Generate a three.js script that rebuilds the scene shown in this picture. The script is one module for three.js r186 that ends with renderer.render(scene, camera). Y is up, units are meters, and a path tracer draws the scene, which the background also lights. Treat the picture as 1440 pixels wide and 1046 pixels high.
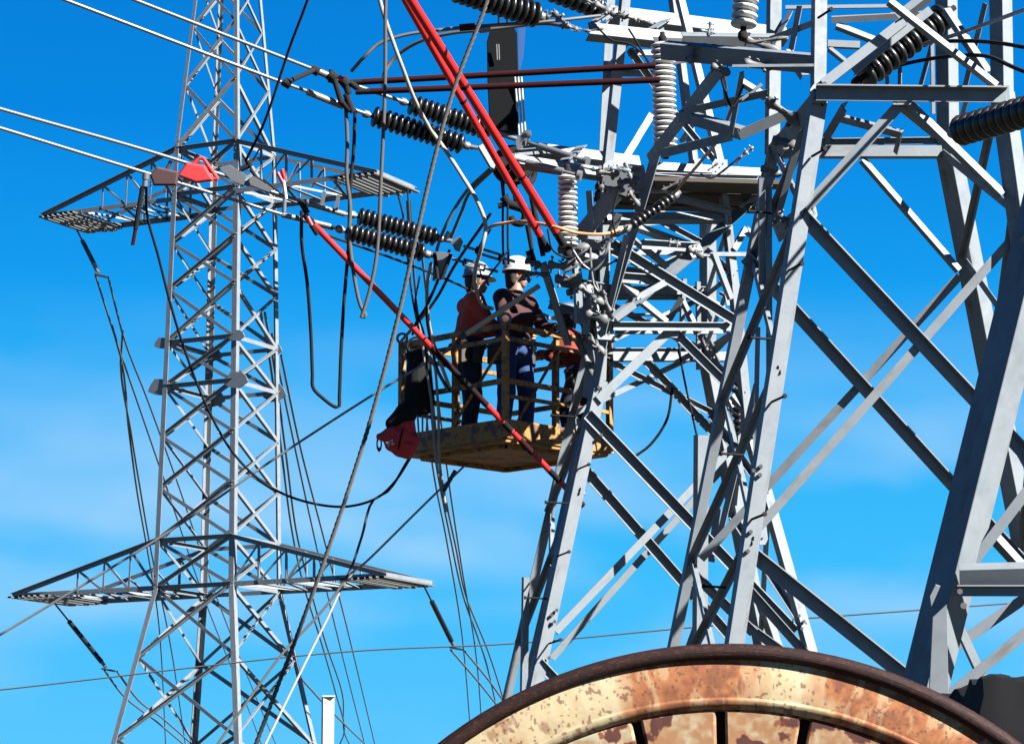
import * as THREE from 'three';
import { mergeGeometries, mergeVertices, toCreasedNormals } from 'three/addons/utils/BufferGeometryUtils.js';
import { MarchingCubes } from 'three/addons/objects/MarchingCubes.js';
import { RoundedBoxGeometry } from 'three/addons/geometries/RoundedBoxGeometry.js';
import { FontLoader } from 'three/addons/loaders/FontLoader.js';
import { TextGeometry } from 'three/addons/geometries/TextGeometry.js';

// ---------------------------------------------------------------- camera, sky, sun, exposure
const scene = new THREE.Scene();
const FPX = 4000, PITCH = THREE.MathUtils.degToRad(10), EYE = 1.6;      // lens in photograph pixels
const camera = new THREE.PerspectiveCamera(2 * Math.atan(523 / FPX) * 180 / Math.PI, 1440 / 1046, 0.2, 3000);
camera.position.set(0, EYE, 0); camera.rotation.x = PITCH; scene.add(camera);

const V = (x, y, z) => new THREE.Vector3(x, y, z);
const SUN = V(0.67, 0.574, 0.47).normalize();
const EXPO = 5.4;
const renderer = new THREE.WebGLRenderer();
renderer.toneMapping = THREE.LinearToneMapping; renderer.toneMappingExposure = EXPO;
renderer.shadowMap.enabled = true;
const sun = new THREE.DirectionalLight(new THREE.Color(1, 0.97, 0.91), 5);
sun.position.copy(SUN.clone().multiplyScalar(120)).add(V(0, 5, -40)); sun.target.position.set(0, 5, -40);
sun.castShadow = true; sun.shadow.radius = 1; sun.shadow.mapSize.set(4096, 4096);
Object.assign(sun.shadow.camera, { left: -70, right: 70, top: 60, bottom: -60, near: 1, far: 300 });
scene.add(sun, sun.target);

let seed = 7;
const rnd = () => { seed = (seed * 1664525 + 1013904223) >>> 0; return seed / 4294967296; };
function hash2(i, j, s) { let h = (i * 374761393 + j * 668265263 + s * 974711) | 0; h = Math.imul(h ^ (h >>> 13), 1274126177); return ((h ^ (h >>> 16)) >>> 0) / 4294967296; }
function vnoise(x, y, s, px = 0, py = 0) {            // value noise, optional period
  const i = Math.floor(x), j = Math.floor(y), u = x - i, v = y - j, a = u * u * (3 - 2 * u), b = v * v * (3 - 2 * v);
  const m = (n, p) => p ? ((n % p) + p) % p : n, h = (p, q) => hash2(m(p, px), m(q, py), s);
  return (h(i, j) * (1 - a) + h(i + 1, j) * a) * (1 - b) + (h(i, j + 1) * (1 - a) + h(i + 1, j + 1) * a) * b;
}
function fbm(x, y, s, oct, px = 0, py = 0) { let t = 0, w = 0.5, f = 1, n = 0; for (let o = 0; o < oct; o++) { t += w * vnoise(x * f, y * f, s + o, px * f, py * f); n += w; w *= 0.5; f *= 2; } return t / n; }
const lin = c => { c /= 255; return c <= 0.04045 ? c / 12.92 : ((c + 0.055) / 1.055) ** 2.4; };
{ // clear sky: pale cyan near the horizon, deep blue overhead, thin cirrus veils low down
  const W = 2048, H = 1024, data = new Float32Array(W * H * 4);
  const stops = [[-90, 150, 170, 180], [-1, 150, 205, 240], [2, 92, 200, 255], [6, 62, 190, 254], [9.5, 44, 178, 250], [12, 20, 156, 240], [15, 8, 136, 227], [18, 8, 127, 217], [30, 6, 88, 176], [55, 5, 58, 128], [90, 4, 42, 100]];
  for (let j = 0; j < H; j++) {
    const el = ((j + 0.5) / H - 0.5) * 180;
    let k = 0; while (k < stops.length - 2 && el > stops[k + 1][0]) k++;
    const A = stops[k], B = stops[k + 1], t = Math.min(1, Math.max(0, (el - A[0]) / (B[0] - A[0])));
    const base = [1, 2, 3].map(c => lin(A[c]) * (1 - t) + lin(B[c]) * t);
    for (let i = 0; i < W; i++) {
      const x = i / W, n = fbm(x * 90 + el * 0.3, el * 0.95, 11, 6, 0, 0), m = fbm(x * 40, el * 0.45, 31, 4, 40, 0);
      const veil = Math.max(0, n * 0.8 + m * 0.65 - 0.56) * Math.max(0, 1 - Math.abs(el - 6.6) / 5) * 1.1;
      const o = (j * W + i) * 4;
      data[o] = (base[0] * (1 - veil) + 0.62 * veil) / EXPO; data[o + 1] = (base[1] * (1 - veil) + 0.82 * veil) / EXPO; data[o + 2] = (base[2] * (1 - veil) + 1.0 * veil) / EXPO; data[o + 3] = 1;
    }
  }
  const t = new THREE.DataTexture(data, W, H, THREE.RGBAFormat, THREE.FloatType);
  t.mapping = THREE.EquirectangularReflectionMapping; t.magFilter = THREE.LinearFilter; t.minFilter = THREE.LinearFilter; t.wrapS = THREE.RepeatWrapping; t.needsUpdate = true;
  scene.background = t; scene.environment = t;
}

// ---------------------------------------------------------------- surveying: sight line + distance -> point of the place
const cP = Math.cos(PITCH), sP = Math.sin(PITCH);
function P(px, py, d) { const x = (px - 720) / FPX * d, y = -(py - 523) / FPX * d, z = -d; return V(x, EYE + y * cP - z * sP, y * sP + z * cP); }
const M = (px, d) => px / FPX * d;
function toGround(a, b) { const t = (a.y + 0.15) / (a.y - b.y); return a.clone().lerp(b, t); }

// ---------------------------------------------------------------- naming
const used = {};
const numbered = n => { const k = used[n] = (used[n] ?? -1) + 1; return k ? `${n}_${String(k).padStart(3, '0')}` : n; };
function thing(name, label, category, group) { const g = new THREE.Group(); g.name = numbered(name); g.userData = { label, category }; if (group) g.userData.group = group; scene.add(g); return g; }
function tag(o, label, category, group) { o.userData.label = label; o.userData.category = category; if (group) o.userData.group = group; return o; }
function part(name, geo, mat, parent) { const m = new THREE.Mesh(geo, mat); m.name = parent ? name : numbered(name); (parent || scene).add(m); return m; }

// ---------------------------------------------------------------- materials
function noiseTex(fn, W = 256, srgb = true) {
  const d = new Uint8Array(W * W * 4);
  for (let j = 0; j < W; j++) for (let i = 0; i < W; i++) { const c = fn(i / W, j / W), o = (j * W + i) * 4; for (let k = 0; k < 3; k++) d[o + k] = Math.max(0, Math.min(255, c[k])); d[o + 3] = 255; }
  const t = new THREE.DataTexture(d, W, W); t.wrapS = t.wrapT = THREE.RepeatWrapping; t.magFilter = THREE.LinearFilter; t.minFilter = THREE.LinearMipmapLinearFilter; t.generateMipmaps = true;
  if (srgb) t.colorSpace = THREE.SRGBColorSpace; t.needsUpdate = true; return t;
}
const mixc = (a, b, t) => a.map((v, i) => v + (b[i] - v) * t);
const steelMap = noiseTex((u, v) => {
  const n = fbm(u * 8, v * 8, 3, 4, 8, 8), f = fbm(u * 48, v * 48, 5, 2, 48, 48), s = fbm(u * 16, v * 3, 9, 3, 16, 3);
  let c = mixc([110, 118, 125], [129, 135, 140], n * 0.7 + f * 0.3); if (s > 0.68) c = mixc(c, [98, 92, 86], Math.min(0.7, (s - 0.68) * 3)); return c;
});
const steelRough = noiseTex((u, v) => { const n = 120 + 90 * fbm(u * 16, v * 16, 21, 3, 16, 16); return [n, n, n]; }, 128, false);
const std = (r, g, b, o = {}) => new THREE.MeshStandardMaterial({ color: new THREE.Color().setRGB(r * 0.62, g * 0.62, b * 0.62), roughness: 0.7, side: THREE.DoubleSide, ...o });
const dull = (r, g, b) => new THREE.MeshPhysicalMaterial({ color: new THREE.Color().setRGB(r * 0.8, g * 0.8, b * 0.8), roughness: 0.9, specularIntensity: 0.25, side: THREE.DoubleSide });
const Mt = {
  steel: std(1, 1, 1, { map: steelMap, roughnessMap: steelRough, roughness: 1, metalness: 0.3 }),
  bolt: std(0.07, 0.072, 0.075, { metalness: 0.4, roughness: 0.6 }),
  hardware: std(0.16, 0.17, 0.18, { metalness: 0.4, roughness: 0.5 }),
  forged: std(0.12, 0.122, 0.125, { metalness: 0.3, roughness: 0.65 }),
  darkhw: dull(0.011, 0.011, 0.012),
  porcelainDark: std(0.008, 0.008, 0.0085, { roughness: 0.35 }),
  porcelainPale: std(0.46, 0.46, 0.45, { roughness: 0.28 }),
  alu: std(0.2, 0.205, 0.21, { metalness: 0.5, roughness: 0.42 }),
  aluDull: std(0.14, 0.145, 0.15, { metalness: 0.4, roughness: 0.55 }),
  rope: std(0.06, 0.055, 0.052, { roughness: 0.9 }),
  ropeDark: dull(0.01, 0.01, 0.012),
  ropePale: std(0.3, 0.28, 0.25, { roughness: 0.9 }),
  copper: std(0.3, 0.13, 0.06, { roughness: 0.5, metalness: 0.2 }),
  orange: std(0.62, 0.24, 0.1, { roughness: 0.6 }),
  red: std(0.5, 0.014, 0.014, { roughness: 0.35 }),
  redDark: dull(0.02, 0.002, 0.003),
  redBag: std(0.5, 0.015, 0.02, { roughness: 0.75 }),
  black: dull(0.006, 0.006, 0.007),
  yellow: std(0.55, 0.245, 0.035, { roughness: 0.55 }),
  wornYellow: std(0.62, 0.62, 0.62, { roughness: 0.65, map: noiseTex((u, v) => { const n = fbm(u * 10, v * 10, 601, 5, 10, 10), f = fbm(u * 40, v * 40, 606, 3, 40, 40); let c = mixc([206, 142, 40], [186, 120, 34], f); if (n > 0.58) c = mixc(c, [112, 66, 34], Math.min(0.9, (n - 0.58) * 12)); if (f > 0.68) c = mixc(c, [86, 56, 36], 0.7); return c; }) }),
  plank: std(0.05, 0.04, 0.03, { roughness: 0.9 }),
  barePole: std(0.45, 0.4, 0.32, { roughness: 0.7 }),
  canvas: dull(0.008, 0.009, 0.009),
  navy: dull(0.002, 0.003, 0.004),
  blue: std(0.012, 0.06, 0.2, { roughness: 0.45 }),
  white: std(0.5, 0.5, 0.49, { roughness: 0.5 }),
  skin: std(0.25, 0.13, 0.09, { roughness: 0.6 }),
  hair: std(0.02, 0.014, 0.01, { roughness: 0.9 }),
  leather: std(0.025, 0.016, 0.01, { roughness: 0.7 }),
};
// ---------------------------------------------------------------- prism along a line: polygon in (side, normal), flat faces, uv in metres
function prism(poly, L) {
  const pos = [], nor = [], uv = []; let along = 0; const off = rnd() * 3;
  const n = poly.length;
  for (let i = 0; i < n; i++) {
    const [x0, y0] = poly[i], [x1, y1] = poly[(i + 1) % n], l = Math.hypot(x1 - x0, y1 - y0), nx = (y1 - y0) / l, ny = -(x1 - x0) / l;
    const q = [[x0, y0, 0, along, 0], [x1, y1, 0, along + l, 0], [x1, y1, L, along + l, L], [x0, y0, L, along, L]];
    for (const k of [0, 1, 2, 0, 2, 3]) { const a = q[k]; pos.push(a[0], a[1], a[2]); nor.push(nx, ny, 0); uv.push(a[3] + off, a[4] + off); }
    along += l;
  }
  const tris = THREE.ShapeUtils.triangulateShape(poly.map(p => new THREE.Vector2(p[0], p[1])), []);
  for (const z of [0, L]) for (const t of tris) for (const k of t) { pos.push(poly[k][0], poly[k][1], z); nor.push(0, 0, z ? 1 : -1); uv.push(poly[k][0] + off, poly[k][1] + off); }
  const g = new THREE.BufferGeometry();
  g.setAttribute('position', new THREE.Float32BufferAttribute(pos, 3)); g.setAttribute('normal', new THREE.Float32BufferAttribute(nor, 3)); g.setAttribute('uv', new THREE.Float32BufferAttribute(uv, 2));
  return g;
}
const ccw = p => { let a = 0; p.forEach((q, i) => { const r = p[(i + 1) % p.length]; a += q[0] * r[1] - r[0] * q[1]; }); return a > 0 ? p : p.slice().reverse(); };
function place(mesh, a, b, nh) {                       // local z along a->b, local y as near nh as it can be
  const z = b.clone().sub(a).normalize(), y = nh.clone().addScaledVector(z, -nh.dot(z)).normalize(), x = y.clone().cross(z);
  mesh.quaternion.setFromRotationMatrix(new THREE.Matrix4().makeBasis(x, y, z)); mesh.position.copy(a); return x;
}
let jit = 0;
// steel angle: flat leg w wide facing nh; other leg wb at one edge, inward ('i') or outward ('o'); edge up or chosen by sign
function angle(parent, a, b, w, nh, o = {}) {
  const { kind = 'i', wb = w * (o.kind === 'o' ? 0.8 : 0.9), t = Math.min(0.012, Math.max(0.006, w * 0.1)), name = 'brace', edge = 'up', mat = Mt.steel } = o;
  const z = b.clone().sub(a), L = z.length(); z.normalize();
  const y = nh.clone().addScaledVector(z, -nh.dot(z)).normalize(), x = y.clone().cross(z);
  let s = edge === 'up' ? (x.y >= 0 ? 1 : -1) : edge === 'down' ? (x.y >= 0 ? -1 : 1) : edge === 'right' ? (x.x >= 0 ? 1 : -1) : (x.x >= 0 ? -1 : 1);
  const h = w / 2, e = s * h, f = s * (h - t); let poly;
  if (kind === 'i') poly = [[-e, 0], [e * 0.96, 0], [e, -0.04 * h], [e, -wb], [f, -wb], [f, -t], [-e, -t]];
  else poly = [[-e, -t], [e, -t], [e, wb - t], [f, wb - t], [f, 0], [-e, 0]];
  const m = part(name, prism(ccw(poly), L), mat, parent);
  jit = (jit + 1) % 7; place(m, a.clone().addScaledVector(y, (jit - 3) * 0.0035), b.clone().addScaledVector(y, (jit - 3) * 0.0035), nh);
  return m;
}
function bar(parent, a, b, w, h, nh, name, mat) { const m = part(name, prism(ccw([[-w / 2, -h / 2], [w / 2, -h / 2], [w / 2, h / 2], [-w / 2, h / 2]]), a.distanceTo(b)), mat, parent); place(m, a, b, nh); return m; }
function tubeGeo(pts, r, seg = 0, rad = 7, closed = false) { const c = pts.length === 2 ? new THREE.LineCurve3(...pts) : new THREE.CatmullRomCurve3(pts, closed, 'centripetal'); return new THREE.TubeGeometry(c, seg || (pts.length === 2 ? 2 : pts.length * 10), r, rad, closed); }
function rodGeo(a, b, r0, r1 = r0, rad = 10) { const L = a.distanceTo(b), g = new THREE.CylinderGeometry(r1, r0, L, rad); g.translate(0, L / 2, 0); g.applyQuaternion(new THREE.Quaternion().setFromUnitVectors(V(0, 1, 0), b.clone().sub(a).normalize())); g.translate(a.x, a.y, a.z); return g; }
const rod = (name, a, b, r, mat, parent, r1 = r) => part(name, rodGeo(a, b, r, r1), mat, parent);
const wire = (name, pts, r, mat, label, category, group) => tag(part(name, tubeGeo(pts, r), mat), label, category, group);
function plateGeo(pts, t, bv = 0.002) {                             // flat plate through 3-D outline points (planar), thickness t
  const n = pts[1].clone().sub(pts[0]).cross(pts[2].clone().sub(pts[0])).normalize(); if (n.z < 0) n.negate();
  const ex = pts[1].clone().sub(pts[0]).normalize(), ey = n.clone().cross(ex);
  const sh = new THREE.Shape(pts.map(p => { const d = p.clone().sub(pts[0]); return new THREE.Vector2(d.dot(ex), d.dot(ey)); }));
  const g = new THREE.ExtrudeGeometry(sh, { depth: t, bevelEnabled: true, bevelSize: bv * 0.8, bevelThickness: bv, bevelSegments: bv > 0.01 ? 4 : 1 });
  g.applyMatrix4(new THREE.Matrix4().makeBasis(ex, ey, n).setPosition(pts[0])); return g;
}
const plate = (parent, name, px, d, t = 0.012, mat = Mt.steel) => part(name, plateGeo(px.map(([x, y, dd]) => P(x, y, dd ?? d)), t), mat, parent);
const boltGeo = new THREE.CylinderGeometry(0.016, 0.016, 0.03, 6).rotateX(Math.PI / 2);
function bolt(parent, x, y, d, s = 1) { const m = part('bolt', boltGeo, Mt.bolt, parent); m.position.copy(P(x, y, d)); m.scale.setScalar(s); return m; }
function stepBolt(parent, x, y, d, dir, len = 0.16) { const a = P(x, y, d), b = a.clone().addScaledVector(dir, len); return part('step_bolt', mergeGeometries([rodGeo(a, b, 0.009), rodGeo(b, b.clone().addScaledVector(dir, 0.014), 0.017)]), Mt.darkhw, parent); }

// ---------------------------------------------------------------- ground
{
  const g = new THREE.PlaneGeometry(3000, 3000, 60, 60).rotateX(-Math.PI / 2);
  const t = noiseTex((u, v) => { const n = fbm(u * 12, v * 12, 41, 5, 12, 12), m = fbm(u * 40, v * 40, 43, 3, 40, 40); return mixc(mixc([48, 42, 33], [33, 40, 24], n), [58, 51, 40], m * 0.5); }); t.repeat.set(600, 600);
  const m = part('ground', g, new THREE.MeshStandardMaterial({ map: t, color: 0xd8d8d8, roughness: 1 })); m.userData = { kind: 'structure', label: 'dry grassy earth under the towers', category: 'ground' };
}
// tables of members: [x1, y1, x2, y2, width, distance1, distance2, kind, name]
function members(tower, list, n, mat) {
  for (const [x1, y1, x2, y2, w, d1, d2, k = 'i', name = 'brace'] of list) {
    const dm = (d1 + d2) / 2, a = P(x1, y1, d1), b = P(x2, y2, d2);
    const nh = k === 'l' ? V(-0.75, -0.35, 0.55) : k === 't' ? V(0.3, 0.35, 0.88) : k === 'u' ? V(0.35, -0.9, 0.25) : n;
    angle(tower, a, b, M(w, dm), nh, { kind: k === 'o' ? 'o' : 'i', edge: k === 'o' ? 'up' : (k === 'l' ? 'up' : 'down'), name, mat });
  }
}
function leg(tower, nodes, ws, nh, edge, mat, ground = true) {
  const pts = nodes.map(([x, y, d]) => P(x, y, d)); if (ground) pts.push(toGround(pts[pts.length - 2], pts[pts.length - 1]));
  if (ground) pts.splice(pts.length - 2, 1);
  for (let i = 0; i < pts.length - 1; i++) angle(tower, pts[i], pts[i + 1], ws[Math.min(i, ws.length - 1)], nh, { name: 'leg', edge, wb: ws[Math.min(i, ws.length - 1)], t: 0.014, mat });
  return pts;
}
// ---------------------------------------------------------------- tower with the broad pale corner leg (right)
const t1 = thing('lattice_tower', 'tall steel lattice tower with broad pale leg and long crossed braces', 'lattice tower');
{
  const N = V(0.12, 0, 0.99);
  leg(t1, [[1157, -120, 20.2], [1154, 140, 20], [1017, 1030, 19.5]], [0.09, 0.112], V(0.2, 0, 0.98), 'left');
  leg(t1, [[1093, -100, 21.6], [1089, 215, 21.4], [950, 905, 21.8]], [0.09, 0.075], V(0.25, 0, 0.97), 'left');
  leg(t1, [[1400, -120, 20.2], [1404, 130, 20], [1424, 275, 19.9]], [0.115, 0.125], V(-0.72, 0, 0.7), 'right');
  leg(t1, [[1322, -100, 21.6], [1326, 215, 21.4], [1440, 800, 21.8]], [0.12, 0.14], V(-0.72, 0, 0.7), 'right');
  members(t1, [
    [1148, 131, 1416, 134, 20, 19.93, 19.93, 'o', 'strut'], [1092, 212, 1332, 212, 16, 21.4, 21.4, 'i', 'strut'],
    [1092, 201, 1330, 198, 9, 21.5, 21.5, 'o', 'strut'], [1178, 166, 1268, 190, 10, 21.2, 21, 'l'],
    [1158, 118, 1272, 29, 14, 20, 20.1, 'i'], [1272, 29, 1400, -70, 22, 20.1, 20.2, 'u'],
    [1200, 99, 1310, 13, 12, 20.6, 20.7, 'i'], [1253, -1, 1404, 118, 10, 19.95, 19.95, 't'], [1333, 11, 1392, 100, 11, 20.6, 20.3, 't'],
    [1268, 132, 1412, 272, 12, 20, 19.9, 't'], [1268, 145, 1138, 288, 16, 20, 19.95, 'i'], [1270, 150, 1318, 189, 9, 20.5, 21, 't'],
    [1216, 222, 1352, 378, 9, 21.4, 21.4, 't'],
    [1150, 138, 1085, 216, 26, 20, 21.4, 'l'], [1186, 152, 1160, 196, 13, 20.6, 21, 'l'], [1130, 178, 1090, 320, 9, 20.3, 20.6, 'i'],
    [1245, 70, 1249, 125, 7, 21.4, 21.4, 'l'], [1267, 70, 1266, 128, 7, 21.4, 21.4, 'l'], [1311, 45, 1313, 160, 5, 21.3, 21.3, 'i'],
    [1310, 60, 1292, 125, 8, 21.3, 21.3, 'l'], [1385, 5, 1355, 128, 9, 20.4, 20.6, 'l'], [1362, 128, 1346, 190, 8, 20.6, 21, 'l'],
    [1320, 20, 1170, 28, 9, 21.4, 21.4, 'l'], [1260, 8, 1105, 10, 5, 21.4, 21.4, 'i'], [1268, 185, 1260, 215, 8, 21, 21.2, 'l'], [1275, 165, 1292, 148, 6, 21, 21, 'l'],
    [1178, 32, 1245, 58, 9, 21.4, 21.4, 't'], [1165, 60, 1210, 62, 10, 21.4, 21.4, 'i'], [1168, 66, 1200, 92, 7, 21, 20.8, 't'],
    [1112, 15, 1085, 66, 9, 21.5, 21.4, 'l'], [1125, 8, 1113, 70, 11, 20.8, 20.8, 'l'], [1110, 70, 1133, 106, 11, 20.8, 20.6, 't'], [1085, 55, 1150, 30, 9, 21.3, 20.5, 'l'],
    // front panels below the waist
    [1128, 303, 1500, 700, 18, 19.93, 19.8, 'o'], [1062, 748, 1428, 332, 13, 19.8, 19.93, 'i'], [1048, 362, 1460, 815, 16, 21.45, 21.6, 'o'], [986, 786, 1350, 388, 12, 21.7, 21.45, 'i'],
    [1043, 768, 1340, 1005, 19, 19.75, 19.6, 'o'], [1296, 1010, 1470, 868, 15, 19.6, 19.6, 'i'], [1320, 925, 1470, 822, 15, 21.5, 21.5, 'i'],
    [1053, 829, 1150, 938, 12, 21.7, 21.8, 'o'], [1046, 877, 1120, 930, 12, 21.8, 21.8, 'o'], [978, 810, 1060, 890, 13, 21.8, 21.8, 'o'], [1352, 884, 1410, 1010, 12, 19.7, 19.7, 'i'],
    [1092, 330, 1142, 290, 24, 21.4, 20, 'l'], [1128, 310, 1080, 420, 12, 20, 21.3, 'l'],
    // left arm of this tower, in its own shade
    [930, 72, 1150, 92, 24, 20.9, 20.1, 'l', 'arm_beam'], [960, 58, 1092, 60, 16, 21.3, 21.4, 'l', 'arm_beam'], [1030, 92, 1145, 91, 4, 20.05, 20, 'i', 'arm_beam'],
    [1012, 96, 912, 226, 19, 20.8, 23.5, 'l', 'arm_brace'], [1079, 131, 962, 157, 10, 20.9, 21.4, 'l', 'arm_brace'], [955, 163, 1042, 189, 16, 22, 21.4, 'l', 'arm_brace'], [1040, 190, 1104, 162, 15, 21.4, 21.3, 'l', 'arm_brace'],
    [930, 216, 1030, 191, 13, 22.5, 21.5, 'l', 'arm_brace'], [1042, 104, 1026, 188, 9, 21, 21.3, 'l', 'arm_brace'], [1016, 100, 1020, 150, 8, 21, 21.3, 'l', 'arm_brace'], [1044, 112, 1080, 134, 9, 21.2, 21.3, 't', 'arm_brace'], [1072, 118, 1040, 142, 5, 21, 21, 'l', 'arm_brace'],
    [1072, 250, 1073, 400, 9, 20.9, 21, 'i'], [1082, 250, 1083, 620, 12, 20.95, 20.9, 'l'], [1066, 460, 1062, 640, 7, 20.9, 20.8, 'i'],
  ], N, Mt.steel);
  for (const [x, y] of [[1060, 662], [1070, 656], [1069, 668], [1056, 748], [1052, 775], [1160, 118], [1163, 124], [1156, 134], [1278, 140], [1266, 138], [1136, 292]]) bolt(t1, x, y, 19.985 - Math.max(0, y - 140) / 890 * 0.5, 0.95);
  for (const [x, y] of [[1110, 380], [1086, 565], [1058, 730], [1142, 220], [1151, 25]]) stepBolt(t1, x, y, 19.99 - Math.max(0, y - 140) / 890 * 0.5, V(0.45, 0.1, 0.88));
  for (const [x, y] of [[1085, 477], [1085, 300], [1046, 640], [1021, 826]]) stepBolt(t1, x, y, 20.1, V(-0.92, 0.02, 0.3), 0.17);
}
// ---------------------------------------------------------------- near tower: only its dark-sided corner leg and low struts are in view
const t0 = thing('lattice_tower', 'thick steel tower leg with one shaded side rising behind the reel rim', 'lattice tower');
{
  leg(t0, [[1524, 0, 12.2], [1355, 679, 12]], [0.14], V(-0.74, 0, 0.67), 'right', Mt.steel);
  leg(t0, [[1640, 0, 12.2], [1800, 679, 12]], [0.14], V(-0.74, 0, 0.67), 'right', Mt.steel);
  members(t0, [[1440, 330, 1790, 640, 17, 12, 12, 'o'], [1720, 330, 1362, 800, 15, 12.05, 12, 'i'], [1350, 813, 1830, 800, 26, 11.85, 11.7, 'l', 'strut'], [1346, 831, 1832, 831, 15, 11.8, 11.7, 'o', 'strut'], [1398, 758, 1600, 980, 14, 12.1, 12.2, 'l']], V(0, 0, 1), Mt.steel);
  plate(t0, 'splice_plate', [[1312, 868], [1331, 850], [1334, 1000], [1306, 1000]], 11.72, 0.012);
  plate(t0, 'splice_plate', [[1308, 838], [1316, 822], [1322, 824], [1310, 852]], 11.75, 0.01);
  bolt(t0, 1355, 852, 11.75, 0.9); bolt(t0, 1350, 832, 11.7, 0.8);
}
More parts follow.
